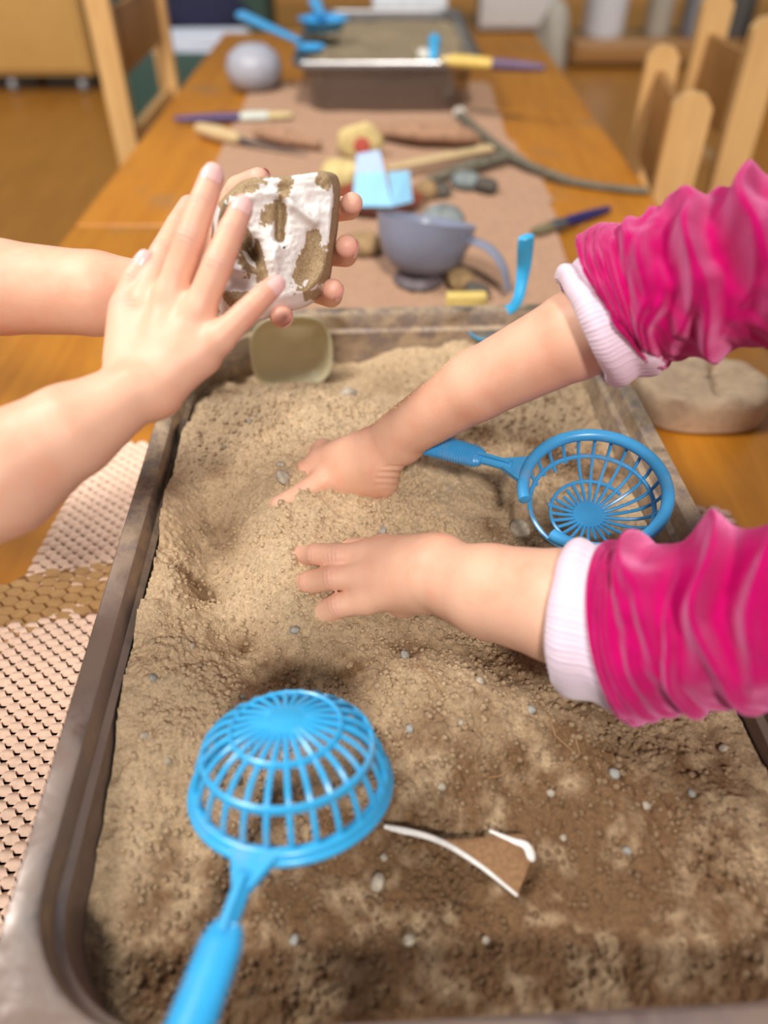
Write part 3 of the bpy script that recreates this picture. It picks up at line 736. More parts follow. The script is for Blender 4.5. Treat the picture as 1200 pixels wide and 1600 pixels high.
def nail_mesh(p1, r1, p0, up):
    """nail on the last bone p0->p1, facing up"""
    t = unit(p1 - p0); u = unit(up - t * up.dot(t)); b = np.cross(t, u); V = []; Fs = []; n = 12; m = 10
    for i in range(m):
        s = i / (m - 1); 
        for j in range(n):
            a = (j / (n - 1) - .5) * 2; wv = math.sqrt(max(0, 1 - (2 * s - 1) ** 6 * .55)) * .95
            ang = a * wv * .92
            r = r1 * 1.03; L = -.0045 + s * .0095
            if L > .0: rad = math.sqrt(max(r * r - (L * .80) ** 2, 0))
            else: rad = r + (-L) * .02
            V.append(p1 + t * L + rad * (math.cos(ang) * u + math.sin(ang) * b) + u * .00015)
    for i in range(m - 1):
        for j in range(n - 1): q = i * n + j; Fs.append((q, q + 1, q + n + 1, q + n))
    return V, Fs
def build_person(specs, label, nails, rest):
    V, Q = rest; VV = [V]; QQ = [Q]; RR = [np.zeros(len(V))]; b = len(V)
    for s in specs:
        V, Q, r = make_arm(s); VV.append(V); QQ.append(Q + b); RR.append(r); b += len(V)
    me = mesh_np('person', np.vstack(VV), np.vstack(QQ)); me.attributes.new('rosy', 'FLOAT', 'POINT').data.foreach_set('value', np.concatenate(RR).astype(np.float32))
    o = link('person', me, SKIN); tag(o, label, 'person')
    for (f, up) in nails:
        V, Fs = nail_mesh(f[-1][0], f[-1][1], f[-2][0], up); m = MB().add(V, Fs); m.build('fingernail', NAIL, o)
    return o
mm = .001
def J(l): return [(dp(x, y, Z), r * mm) for (x, y, Z, r) in l]
def C2(a, b): return (dp(*a[:3]), a[3] * mm, dp(*b[:3]), b[3] * mm)
# --- child on the left, near (right) hand with spread fingers
up1 = unit(CAM - dp(270, 450, .39))
f_mid = J([(268,458,.392,8.2),(297,372,.386,7.9),(318,315,.385,7.0),(331,277,.387,6.3)])
f_rng = J([(312,482,.388,8.0),(341,412,.384,7.7),(361,362,.385,6.9),(377,326,.388,6.1)])
f_pky = J([(345,528,.386,7.2),(384,489,.386,6.6),(408,465,.388,6.0),(428,447,.391,5.4)])
f_idx = J([(226,470,.400,7.9),(255,398,.410,7.6),(279,352,.420,6.8),(296,322,.43,6.2)])
f_thb = J([(196,560,.398,10),(196,480,.404,8.2),(212,435,.404,7.0),(226,408,.404,5.6)])
S1 = dict(up=up1, fingers=[f_mid, f_rng, f_pky, f_idx, f_thb],
  palm=[C2((222,608,.392,12.5),(226,478,.402,8.8)), C2((232,612,.390,12.5),(268,468,.395,9.4)), C2((243,615,.389,12.5),(308,490,.391,9.2)), C2((245,605,.389,13),(337,530,.390,8.6)),
        C2((205,590,.396,14),(203,500,.403,9.5)), C2((230,590,.396,13),(275,525,.402,11)), C2((255,590,.392,11),(318,560,.394,8.5))],
  arm=[C2((-160,812,.372,32),(0,742,.374,30)), C2((0,742,.374,30),(110,672,.380,22.5)), C2((110,672,.380,22.5),(195,618,.390,15.5)), C2((115,680,.378,20),(212,612,.385,15)), C2((-160,800,.39,31),(0,735,.39,28))])
# --- child on the left, far (left) hand holding the plaster from behind
up2 = unit(CAM - dp(450, 390, .45))
g_thb = J([(330,395,.49,12),(352,335,.475,9.3),(374,297,.462,8.4),(404,280,.446,6.6)])
g_idx = J([(430,370,.50,8.5),(500,330,.497,8.0),(545,325,.475,7.2),(550,318,.458,6.6)])
g_mid = J([(430,400,.50,8.5),(500,395,.500,8.0),(540,398,.478,7.4),(542,385,.455,7.0)])
g_rng = J([(425,425,.50,8.2),(480,450,.498,7.8),(517,462,.475,7.2),(520,452,.455,6.4)])
g_pky = J([(410,445,.495,7.8),(432,478,.485,7.4),(440,494,.465,7.0),(440,494,.450,6.7)])
S2 = dict(up=up2, fingers=[g_thb, g_idx, g_mid, g_rng, g_pky],
  palm=[C2((250,455,.48,17),(430,375,.502,9)), C2((255,460,.48,17),(430,400,.502,9)), C2((255,465,.48,17),(425,425,.502,9)), C2((255,470,.48,16),(410,445,.497,9)), C2((260,440,.48,16),(330,395,.485,13))],
  arm=[C2((-190,450,.47,32),(0,449,.47,28)), C2((0,449,.47,28),(150,459,.472,25)), C2((150,459,.472,25),(255,462,.48,19))])
def downn(a): return a
def head_prims(c, f):
    "head of a child: c centre, f facing direction (tilted down)"
    c = np.array(c); f = unit(f); l = unit(np.cross((0, 0, 1), f)); u = np.cross(f, l)
    g = lambda a, b, d: c + f * a + l * b + u * d
    return [(g(-.02, 0, .02), .072, g(.012, 0, .015), .070), (g(.02, 0, -.03), .052, g(.034, 0, -.062), .030), (g(.02, .025, -.03), .038, g(.02, -.025, -.03), .038),
            (g(.075, 0, .005), .006, g(.090, 0, -.018), .010), (g(.072, .012, -.046), .006, g(.072, -.012, -.046), .006), (g(0, .076, 0), .012, g(-.004, .080, -.018), .009), (g(0, -.076, 0), .012, g(-.004, -.080, -.018), .009)]
def rest_of_body(sh1, el1, sh2, el2, neck, head, face, chest, hip):
    A = np.array
    prims = [(A(sh1), .036, A(el1), .029), (A(sh2), .036, A(el2), .029), (A(sh1), .040, A(neck), .038), (A(sh2), .040, A(neck), .038), (A(neck), .033, A(head) - (0, 0, .05), .032), (A(chest), .085, A(hip), .080)]
    return blob_mesh(prims + head_prims(head, face), .004, .016)
def dress(p, prims_list):
    for nm, prims, mat, k in prims_list:
        V, Q = blob_mesh([(np.array(a), ra, np.array(b), rb) for (a, ra, b, rb) in prims], .006, k); link(nm, mesh_np(nm, V, Q), mat, p)
def face_and_hair(p, c, f, mat):
    c = np.array(c); f = unit(f); l = unit(np.cross((0, 0, 1), f)); u = np.cross(f, l); g = lambda a, b, d: c + f * a + l * b + u * d
    V, Q = blob_mesh([(g(-.030, 0, .030), .078, g(.004, 0, .036), .074), (g(-.055, .04, -.03), .040, g(-.055, -.04, -.03), .040), (g(-.06, 0, -.03), .05, g(-.06, 0, -.09), .03)], .005, .02); link('hair', mesh_np('hair', V, Q), mat, p)
    EY = plain('dark_iris', (.05, .03, .02), .15)
    for s_ in (-1, 1): MB().lathe([(.0001, .006), (.005, .004), (.0065, 0), (.0001, -.003)], 16, Matrix.Translation(tuple(g(.0725, s_ * .028, .0))) @ frame_to(f)).build('eye', EY, p)
def bottoms(p, hip, leg_y, x, mat, shoe):
    for y in leg_y:
        V, Q = blob_mesh([(np.array([x, y, hip]), .062, np.array([x - .0, y, .25]), .05), (np.array([x, y, .25]), .05, np.array([x, y, .09]), .042)], .008, .01); link('trouser_leg', mesh_np('trouser_leg', V, Q), mat, p)
        sg = -1 if x > 0 else 1
        V, Q = blob_mesh([(np.array([x - sg * .02, y, .036]), .034, np.array([x + sg * .09, y, .030]), .028)], .005, .01); V[:, 2] = np.maximum(V[:, 2], .001); link('shoe', mesh_np('shoe', V, Q), shoe, p)
eA1 = dp(-160, 812, .372); eA2 = dp(-190, 450, .47); eB1 = dp(1420, 345, .37); eB2 = dp(1420, 970, .34)
GA = dict(sh1=(-.53, .21, .90), sh2=(-.53, .45, .90), neck=(-.555, .33, .955), head=(-.52, .33, 1.075), chest=(-.565, .33, .86), hip=(-.60, .33, .56))
GB = dict(sh1=(.43, .41, .92), sh2=(.43, .18, .91), neck=(.465, .295, .965), head=(.43, .295, 1.085), chest=(.49, .295, .87), hip=(.575, .295, .56))
restA = rest_of_body(GA['sh1'], eA1, GA['sh2'], eA2, GA['neck'], GA['head'], (1, 0, -.45), GA['chest'], GA['hip'])
restB = rest_of_body(GB['sh1'], eB1, GB['sh2'], eB2, GB['neck'], GB['head'], (-1, 0, -.5), GB['chest'], GB['hip'])
persA = build_person([S1, S2], 'bare-armed child at left holding the plaster piece, one open hand laid against it',
   [(f_mid, up1), (f_rng, up1), (f_pky, unit(up1 + .2 * np.array([1, 0, 0]))), (f_thb, up1 + .1 * np.array([-1, 0, 0])), ] +
   [(g_thb, unit(np.array([.9, -.1, .35]))), (g_mid, unit(np.array([1.0, -.5, .1]))), (g_rng, unit(np.array([1.0, -.2, -.5]))), (g_pky, unit(np.array([.8, -.8, -.2])))], restA)
# --- child on the right
up3 = unit(CAM - dp(540, 720, .55))
a_f1 = J([(505,750,.554,8.6),(470,772,.548,8.0),(438,790,.5405,7.2),(422,806,.552,6.4)])
a_f2 = J([(500,720,.562,8.6),(476,736,.563,8.0),(462,748,.572,7.2),(455,765,.585,6.4)])
a_f3 = J([(505,702,.568,8.4),(482,722,.585,7.8),(470,735,.600,7),(462,750,.612,6.4)])
a_f4 = J([(525,770,.565,8.4),(500,790,.585,7.6),(480,805,.600,7),(465,820,.612,6.4)])
a_thb = J([(585,755,.560,9.5),(560,790,.578,8.5),(530,812,.595,7.5),(510,825,.61,6.4)])
S3 = dict(up=up3, fingers=[a_f1, a_f2, a_f3, a_f4, a_thb], kp=.008,
  palm=[C2((580,700,.540,15),(505,715,.562,9.5)), C2((585,715,.542,15),(508,735,.561,10)), C2((588,728,.545,15),(512,752,.561,10)), C2((590,742,.550,14),(530,765,.566,10)), C2((588,745,.553,12.5),(595,757,.556,11.5))],
  arm=[C2((1420,345,.37,27),(1000,480,.423,25.5)), C2((1000,480,.423,25.5),(900,524,.440,25)), C2((900,524,.440,25),(745,602,.482,22)), C2((745,602,.482,22),(618,684,.530,17.5)), C2((628,690,.530,16.5),(585,718,.543,15.5))],
  creases=[(dp(612, 735, .540), dp(612, 770, .54) - dp(612, 700, .54), .0005)])
up4 = unit(CAM - dp(580, 900, .48))
b_f1 = J([(572,868,.486,8.2),(530,868,.486,7.8),(495,866,.492,7.2),(470,868,.512,6.6)])
b_f2 = J([(570,900,.480,8.4),(520,902,.482,8.2),(484,910,.492,7.6),(458,922,.515,6.8)])
b_f3 = J([(570,938,.480,8.4),(528,946,.482,8.1),(494,962,.491,7.6),(470,990,.512,6.8)])
b_f4 = J([(600,858,.497,8),(560,858,.512,7.4),(525,860,.53,6.8),(500,856,.54,6.2)])
b_thb = J([(640,935,.492,9),(600,945,.510,8.2),(570,950,.535,7.2),(550,980,.54,6.4)])
S4 = dict(up=up4, fingers=[b_f1, b_f2, b_f3, b_f4, b_thb], kp=.008,
  palm=[C2((668,880,.466,16),(575,868,.485,9.6)), C2((668,892,.464,16.5),(572,900,.480,9.8)), C2((665,905,.464,16.5),(575,934,.480,9.8)), C2((668,878,.472,15),(600,858,.492,10)), C2((660,920,.47,14),(630,940,.484,10.5))],
  arm=[C2((1420,970,.34,28),(1000,960,.388,29)), C2((1000,960,.388,29),(880,948,.405,30)), C2((880,948,.405,30),(765,924,.434,26.5)), C2((765,924,.434,26.5),(680,900,.464,21)), C2((690,885,.462,20),(650,890,.470,17.5))])
persB = build_person([S3, S4], 'child at right in magenta velvet sleeves, digging both hands into the sand', [], restB)
HAIR = plain('brown_hair', (.10, .05, .025), .6, .3, 200); JEAN = plain('blue_denim', (.07, .10, .19), .85, .2, 300); SHOE = plain('white_canvas', (.55, .53, .50), .7)
dress(persA, [('shirt', [(GA['chest'], .100, GA['hip'], .098), (GA['sh1'], .052, GA['sh2'], .052), (GA['sh1'], .048, tuple(np.array(GA['sh1']) * .62 + eA1 * .38), .046), (GA['sh2'], .048, tuple(np.array(GA['sh2']) * .62 + eA2 * .38), .046)], plain('pale_grey_cotton', (.55, .56, .58), .85), .03)])
face_and_hair(persA, GA['head'], (1, 0, -.45), HAIR); bottoms(persA, .56, (.27, .39), -.60, JEAN, SHOE)
dress(persB, [('velvet_top', [(GB['chest'], .100, GB['hip'], .100), (GB['sh1'], .056, GB['sh2'], .056), (GB['sh1'], .052, tuple(dp(1430, 365, .362)), .041), (GB['sh2'], .052, tuple(dp(1410, 958, .322)), .041)], VELVET, .03)])
face_and_hair(persB, GB['head'], (-1, 0, -.5), HAIR); bottoms(persB, .56, (.235, .355), .575, JEAN, SHOE)

def arm_grains():
    me = persB.data; n = len(me.vertices); co = np.zeros(n * 3); me.vertices.foreach_get('co', co); co = co.reshape(-1, 3)
    no = np.zeros(n * 3); me.vertices.foreach_get('normal', no); no = no.reshape(-1, 3)
    a, b = dp(560, 640, .53), dp(745, 545, .48); d = b - a; t = ((co - a) @ d) / d.dot(d); upi = np.array([-.4, .85, .3])
    dist = np.linalg.norm(co - a - t[:, None] * d, axis=1); ok = np.nonzero((t > 0) & (t < 1) & (dist < .014) & (no @ unit(upi) > .35))[0]
    rs = np.random.RandomState(3); pick = rs.choice(ok, min(260, len(ok)), replace=False) if len(ok) else []
    VV, FF = [], []
    for q, k in enumerate(pick):
        r = .00025 + .00045 * rs.rand() ** 2; VV.append(co[k] + V0 * r); FF.append(F0 + q * len(V0))
    if VV: o = link('sand_grains', mesh_np('sand_grains', np.vstack(VV), np.vstack(FF)), SANDG, persB, False); o['kind'] = 'stuff'
SANDG = plain('loose_sand_grains', (.72, .50, .26), .8, .3, 500)
arm_grains()
# ------------------------------------------------------------------ sleeves
def sleeve(path, radii, n, m, dispf, name, mat, parent, thick=.003, depthf=1.0, tilt0=None, back=False):
    C = spline(path, n); R = spline(np.array(radii)[:, None], n)[:, 0]
    T = np.gradient(C, axis=0); T /= np.linalg.norm(T, axis=1)[:, None]
    V = np.zeros((n, m, 3)); S = np.linspace(0, 1, n); TH = np.linspace(0, 2 * math.pi, m, endpoint=False)
    SS, TT = np.meshgrid(S, TH, indexing='ij'); Dsp, Ash = dispf(SS, TT)
    for i in range(n):
        a = unit(CAM - C[i]); a = unit(a - T[i] * a.dot(T[i])); b = np.cross(T[i], a)
        if b[1] < 0: b = -b
        rad = R[i] + Dsp[i]
        V[i] = C[i] + T[i] * Ash[i][:, None] + (rad * depthf * np.cos(TH))[:, None] * a + (rad * np.sin(TH))[:, None] * b
    V = V.reshape(-1, 3); idx = np.arange(n * m).reshape(n, m); q = np.roll(idx, -1, 1)
    Fq = np.stack([idx[:-1], q[:-1], q[1:], idx[1:]], -1).reshape(-1, 4)
    o = link(name, mesh_np(name, V, Fq), mat, parent)
    so = o.modifiers.new('thickness', 'SOLIDIFY'); so.thickness = thick; so.offset = 0
    return o
def ridge(SS, TT, s0, bend, ph, w_, amp, t0, tw, sharp=1.0):
    c = s0 + bend * np.sin(TT + ph) ; d = (SS - c) / w_
    win = np.exp(-((((TT - t0 + math.pi) % (2 * math.pi)) - math.pi) / tw) ** 2)
    return amp * np.exp(-np.abs(d / .85) ** 1.5) * win
def velvet1(SS, TT):
    D = np.zeros_like(SS); A = np.zeros_like(SS)
    x = np.cos(TT) * 1.3; y = np.sin(TT) * 1.3
    wrp = noise2(SS * 5 + x, y + 7, 60) * .05 + noise2(SS * 9 + x * 1.4, y * 1.4 + 3, 61) * .02
    s = SS + wrp
    for i, s0 in enumerate([.03, .075, .12, .165]):
        D += ridge(s, TT, s0, .012, i * .7, .016, .0030, 0, 9)
    for (s0, bend, ph, w_, amp, t0, tw) in [(.24,.03,.5,.040,.0075,.3,1.4),(.29,.03,.2,.02,.0030,-.6,.8),(.37,.05,.8,.045,.0100,.6,1.3),(.45,-.05,.3,.034,.0085,-.5,1.0),(.53,.05,.4,.042,.0110,.9,1.1),(.62,-.06,.6,.046,.0100,-.2,1.2),
                                       (.70,.05,.2,.045,.0120,.7,1.0),(.78,-.05,.0,.04,.0090,-.8,1.1),(.86,.04,.5,.05,.011,.2,1.3),(.95,.0,.5,.04,.009,0,2),(.33,.02,1,.03,.006,2.6,1.2),(.5,.02,1,.04,.008,2.8,1.2),(.7,.02,1,.04,.008,2.6,1.2)]:
        D += ridge(s, TT, s0, bend, ph, w_, amp, t0, tw)
    D += .0012 * noise2(SS * 26 + x * 2, y * 4, 63)
    D = D * 1.4 - .003 * np.clip(SS * 6, 0, 1) + .0008 * np.sin(s * 260 + 2 * noise2(x, y, 66)) * np.clip(1 - SS * 4, 0, 1)
    k = np.clip((SS - .10) / .10, 0, 1); D = np.maximum(D, .0006) * (1 - k) + D * k
    A = -.015 * np.sin(TT) * np.exp(-SS * 7)
    return D, A
s1 = sleeve([dp(972,468,.424), dp(1010,458,.417), dp(1080,442,.405), dp(1190,420,.39), dp(1330,390,.375), dp(1460,360,.36)], [.0385,.0385,.0395,.0400,.0430,.045], 520, 360, velvet1, 'sleeve', VELVET, persB, .002)
def velvet2(SS, TT):
    x = np.cos(TT) * 1.3; y = np.sin(TT) * 1.3
    s = SS + noise2(SS * 5 + x, y + 17, 70) * .045 + noise2(SS * 9 + x * 1.4, y * 1.4 + 13, 71) * .015
    D = np.zeros_like(SS)
    for (s0, bend, ph, w_, amp, t0, tw) in [(.08,.02,.5,.025,.0030,0,2.5),(.15,.02,.2,.022,.0036,-.4,1.8),(.22,.03,.8,.026,.0042,.5,1.6),(.31,-.03,.3,.034,.0080,.9,1.3),(.37,.03,.3,.024,.0050,-.6,1.0),(.46,.04,.4,.040,.0100,1.0,1.2),(.52,-.05,.6,.030,.0065,-.3,.9),
                                       (.62,.06,.2,.045,.0105,.6,1.2),(.70,-.05,.0,.034,.0080,-.7,1.0),(.80,.04,.5,.04,.010,.4,1.3),(.92,.0,.5,.04,.009,0,2)]:
        D += ridge(s, TT, s0, bend, ph, w_, amp, t0, tw)
    D = D * 1.4 + .001 * noise2(SS * 24 + x * 2, y * 4, 73) - .003 * np.clip(SS * 6, 0, 1)
    k = np.clip((SS - .10) / .10, 0, 1); D = np.maximum(D, .0006) * (1 - k) + D * k
    return D, -.004 * np.sin(TT) * np.exp(-SS * 7)
s2 = sleeve([dp(976,985,.393), dp(1016,985,.385), dp(1090,975,.372), dp(1200,965,.355), dp(1330,960,.335), dp(1430,955,.32)], [.0452,.0432,.0422,.0430,.045,.046], 460, 340, velvet2, 'sleeve', VELVET, persB, .002)
def cuffd(nrib, roll):
    def f(SS, TT):
        D = .00035 * np.sin(TT * nrib) + .0010 * noise2(np.cos(TT) * 2 + SS * 2, np.sin(TT) * 2, 80)
        D = D - .0030 * np.clip((np.abs(SS - .5) * 2 - .72) / .28, 0, 1) ** 2
        return D, np.zeros_like(SS)
    return f
cA0, cA1 = dp(908, 492, .432), dp(985, 478, .418)
def cuff_roll(path, rad, tilt, nrib, parent):
    "turned-up knitted cuff: a double-layered band, cut at a slant"
    n, m = 60, 720
    C = spline(path, n); T = unit(C[-1] - C[0]); a = unit(CAM - C[0]); a = unit(a - T * a.dot(T)); b = np.cross(T, a)
    if b[1] < 0: b = -b
    V = []; TH = np.linspace(0, 2 * math.pi, m, endpoint=False)
    rib = .00085 * np.sin(TH * nrib)
    for i in range(n):
        u = i / (n - 1); R = rad[0] + (rad[1] - rad[0]) * u
        edge = (1 - (abs(u - .5) * 2) ** 5) ; r = R - .0035 * (1 - edge) + rib + .0009 * noise2(np.cos(TH) * 2.2, np.sin(TH) * 2.2 + u * 1.5, 91) + .0012 * math.sin(u * 9.0)
        sh = (tilt[0] - .007 * u) * np.sin(TH) + tilt[1] * np.cos(TH) + .0014 * noise2(np.cos(TH) * 2, np.sin(TH) * 2, 92)
        V.append(C[i] + T * sh[:, None] + (r * np.cos(TH))[:, None] * a + (r * np.sin(TH))[:, None] * b)
    V = np.array(V).reshape(-1, 3); idx = np.arange(n * m).reshape(n, m); q = np.roll(idx, -1, 1)
    Fq = np.stack([idx[:-1], q[:-1], q[1:], idx[1:]], -1).reshape(-1, 4)
    o = link('cuff', mesh_np('cuff', V, Fq), KNIT, parent); so = o.modifiers.new('thickness', 'SOLIDIFY'); so.thickness = .0028; so.offset = -1
    tag(o, 'pale pink ribbed knit cuff'); return o
cuff_roll([dp(912,513,.430), dp(975,490,.424)], (.0330, .0335), (-.004, .0), 84, persB)
cuff_roll([dp(880,958,.404), dp(975,982,.391)], (.0365, .0378), (-.004, .0), 84, persB)

# ------------------------------------------------------------------ plaster cast in the hands
def plaster():
    c = dp(443, 385, .437); n = unit(unit(CAM - c) + .12 * np.array([1, 0, 0]) + np.array([0, 0, .10]))
    ex = unit(np.array([1.0, 0, 0]) - n * n[0]); ey = np.cross(n, ex)
    sc = .437 / F
    outl = [(348,335),(372,305),(400,288),(450,283),(505,274),(522,290),(520,340),(512,395),(503,430),(478,452),(440,462),(400,474),(360,470),(342,440),(340,385)]
    O = np.array([((x - 443) * sc, -(y - 385) * sc) for x, y in outl]); 
    Oc = np.vstack([O, O[:1]]); OS = spline(np.vstack([O[-1:], Oc, O[1:2]]), 17 * 12)[12:-12]
    na = len(OS); nr_ = 70; V = []; cen = np.array([0.0, -.001])
    # relief: grooves and a raised ridge
    def relief(x, y):
        u = x / sc + 443; v = 385 - y / sc
        def seg(p, q, w_):
            p = np.array(p, float); q = np.array(q, float); d = q - p; t = np.clip(((u - p[0]) * d[0] + (v - p[1]) * d[1]) / d.dot(d), 0, 1)
            return np.exp(-(np.hypot(u - p[0] - t * d[0], v - p[1] - t * d[1]) / w_) ** 2)
        h = 0 * u
        h += -.0085 * seg((442, 322), (436, 372), 9) - .006 * seg((395, 385), (415, 425), 9) - .006 * seg((375, 360), (395, 395), 12)
        h += .0045 * seg((446, 318), (420, 425), 13) + .0040 * seg((446, 318), (492, 350), 7) - .0030 * seg((490, 370), (470, 430), 16)
        h += -.0055 * seg((350, 440), (410, 440), 12) + .003 * seg((360, 420), (385, 432), 8) + .0025 * seg((380, 320), (430, 305), 8) - .002 * seg((415, 305), (450, 300), 6)
        h = h * 1.5
        h += .0006 * noise2(x * 500, y * 500, 51) + .0009 * noise2(x * 160, y * 160, 52)
        return h
    levels = [(r, 0, 0) for r in np.linspace(.02, .985, nr_)]
    for i in range(nr_):
        k = levels[i][0]; Pxy = cen + (OS - cen) * k
        hh = relief(Pxy[:, 0], Pxy[:, 1]) + .0012
        if k > .93: hh = hh * (1 - (k - .93) / .06)
        V.append(np.stack([Pxy[:, 0], Pxy[:, 1], hh], -1))
    for (k, z, dx, dy) in [(1.0, -.0012, 0, 0), (1.02, -.005, .001, 0), (1.05, -.010, .002, -.001), (1.07, -.015, .003, -.002), (1.07, -.020, .003, -.002), (1.0, -.024, .003, -.002), (.85, -.027, .003, -.002), (.4, -.029, .002, 0), (.02, -.029, 0, 0)]:
        Pxy = cen + (OS - cen) * k; rg = np.array([1.0, 1.0]);
        out_r = np.clip((Pxy[:, 0]) / .03, 0, 1); dn = np.clip(-Pxy[:, 1] / .03, 0, 1)
        V.append(np.stack([Pxy[:, 0] + dx * 1.6 * out_r, Pxy[:, 1] - .007 * dn * min(1, -z / .012), np.full(na, z) + .0008 * noise2(Pxy[:, 0] * 120, Pxy[:, 1] * 120 + z * 90, 55)], -1))
    V = np.array(V); L = len(V); Wv = c + V[..., 0:1] * ex + V[..., 1:2] * ey + V[..., 2:3] * n
    idx = np.arange(L * na).reshape(L, na); q = np.roll(idx, -1, 1); Fq = np.stack([idx[:-1], idx[1:], q[1:], q[:-1]], -1).reshape(-1, 4)
    me = mesh_np('plaster_cast', Wv.reshape(-1, 3), Fq)
    # sand clinging: shaped patches
    Vl = V.reshape(-1, 3); u = Vl[:, 0] / sc + 443; v = 385 - Vl[:, 1] / sc
    def blob(x, y, rx, ry, a=0):
        c_, s_ = math.cos(a), math.sin(a); X_ = (u - x) * c_ + (v - y) * s_; Y_ = -(u - x) * s_ + (v - y) * c_; return 1 - np.hypot(X_ / rx, Y_ / ry)
    ns = .35 * noise2(u * .09, v * .09, 56) + .5 * noise2(u * .28, v * .28, 57) + .35 * noise2(u * .7, v * .7, 59)
    d = np.maximum.reduce([blob(488, 425, 26, 52, .35), blob(440, 345, 9, 32, .1), blob(385, 300, 42, 12, -.35), blob(508, 285, 16, 14), blob(447, 300, 10, 22, .3), blob(352, 355, 14, 46, .2), blob(386, 400, 18, 40, -.4), blob(365, 465, 45, 16, -.1), blob(425, 335, 26, 12, -.7) * .7])
    d = d + ns * .55
    d = np.where(Vl[:, 2] < -.0011, .35 + .5 * noise2(u * .05 + 3, v * .05, 58) + np.clip((430 - v) / 60, -.9, .6) - .8 * (u < 400), d)
    me.attributes.new('sandy', 'FLOAT', 'POINT').data.foreach_set('value', np.clip(d * 4 + .1, 0, 1).astype(np.float32))
    t = NT('white_plaster'); at_ = t.n('ShaderNodeAttribute'); at_.attribute_name = 'sandy'; f = t.noise(t.coord(), 900, 4, .7); g = t.noise(t.coord(), 2400, 2)
    sandc = t.ramp(f, [(.3, (.24, .15, .07)), (.7, (.52, .38, .22))]); wh = t.ramp(f, [(.25, (.74, .66, .60)), (.5, (.86, .82, .79))])
    a2 = t.n('ShaderNodeMath', operation='ADD'); t.l(at_.outputs['Fac'], a2.inputs[0]); t.l(f, a2.inputs[1])
    t.set(Base_Color=t.mix(t.ramp(a2.outputs[0], [(.72, 0.0), (.9, 1.0)]), wh, sandc), Roughness=.85); t.bump(f, .5, .0008)
    o = link('plaster_cast', me, t.m); tag(o, 'chunk of white plaster with sandy relief held up by the child at left', 'plaster cast')
plaster()

# ------------------------------------------------------------------ things in and behind the front tray
def cup():
    c = np.array(at(456, 552, RIMZ - .018)); n = unit(unit(CAM - c) + np.array([.05, 0, -.35])); M = frame_to(n, (1, 0, 0)); M.translation = Vector(c)
    prof = [(.0001, -.020), (.016, -.0195), (.026, -.016), (.034, -.008), (.0365, 0), (.0385, .001), (.0385, -.002), (.036, -.010), (.028, -.018), (.018, -.0225), (.0001, -.023)]
    o = MB().lathe(prof, 48, None, 2.9).build('plastic_cup', CREAM); o.matrix_world = M @ Matrix.Scale(.92, 4, (0, 1, 0)); tag(o, 'cream plastic cup lying tipped in the far left corner of the tray', 'cup')
cup()
def scoop():
    e = empty('blue_scoop'); tag(e, 'bright blue plastic scoop leaning on the far tray rim behind the forearm', 'scoop')
    p0 = np.array(at(775, 492, RIMZ - .012)); p1 = np.array(at(806, 474, RIMZ + .007)); p2 = np.array(dp(818, 420, .735)); p3 = np.array(dp(822, 370, .705))
    P = spline([p0, p1, p2, p3], 26); R = list(np.interp(np.linspace(0, 1, 26), [0, .3, .5, .9, 1], [.007, .005, .0055, .0085, .0075]))
    MB().tube(P, R, 14, flat=.5, up=(0, -.6, .8)).build('handle', BLUE, e)
    M = frame_to((.1, -.3, 1), (1, 0, 0)); M.translation = Vector(p0 - np.array([.012, .012, .006]))
    b = MB().lathe([(.0001, -.012), (.011, -.010), (.018, 0), (.0195, 0), (.0125, -.012), (.0001, -.0142)], 28).build('bowl', BLUE, e); b.matrix_world = M
scoop()
def table_thing(px, py, lift=0): p = at(px, py, TABLE); return (p[0], p[1], TABLE + lift)
ZP = .006
def grey_bowl():
    p = at(655, 458, TABLE); e = empty('plastic_ladle_bowl', (p[0], p[1] + .022, TABLE + ZP)); tag(e, 'grey-blue plastic bowl with a curved handle standing behind the front tray', 'bowl')
    b = MB().lathe([(.0001, .004), (.028, .004), (.047, .020), (.058, .045), (.062, .066), (.0645, .067), (.0605, .043), (.049, .016), (.030, 0), (.0001, 0)], 48).build('bowl_body', GREYP, e)
    b.rotation_euler = (math.radians(-16), math.radians(8), 0); b.location = (0, 0, .012)
    P = spline([(.058, -.01, .062), (.085, -.03, .058), (.103, -.045, .040), (.112, -.053, .012)], 20); MB().tube(P, [.010 - .0002 * i for i in range(20)], 10, flat=.35, up=(0, 0, 1)).build('handle', GREYP, e)
    MB().lathe([(.0001, 0), (.032, 0), (.034, .005), (.027, .014), (.0001, .014)], 32).build('foot', plain('dark_foot', (.13, .10, .11), .5), e)
grey_bowl()
def rock(name, px, py, size, mat, label, cat, seed, z=TABLE + ZP, sub=3, rough=.22, lift=None, group=None):
    V, Fs = ico(sub); k = 1 + rough * noise3(V + seed, 1.2, seed) + rough * .5 * noise3(V, 3.1, seed + 5)
    V = V * k[:, None] * np.array(size); V[:, 2] = np.maximum(V[:, 2], -size[2] * .62)
    p = at(px, py, z + size[2] * .5); o = link(name, mesh_np(name, V, Fs), mat); o.location = (p[0], p[1], z + size[2] * .62); tag(o, label, cat, group); return o
ROCKD = plain('dark_rock', (.10, .085, .07), .75, .45, 60); ROCKG = plain('grey_rock', (.22, .25, .25), .7, .4, 60); ROCKB = plain('brown_rock', (.36, .23, .11), .8, .4, 60)
ROCKY = plain('yellow_limestone', (.66, .50, .22), .85, .25, 60)
rock('rock', 728, 285, (.028, .024, .018), ROCKG, 'grey-green rock right of the folded blue paper, under the stick', 'rock', 3)
rock('rock', 760, 292, (.020, .022, .015), ROCKD, 'dark rock on the right end of the rock group', 'rock', 4)
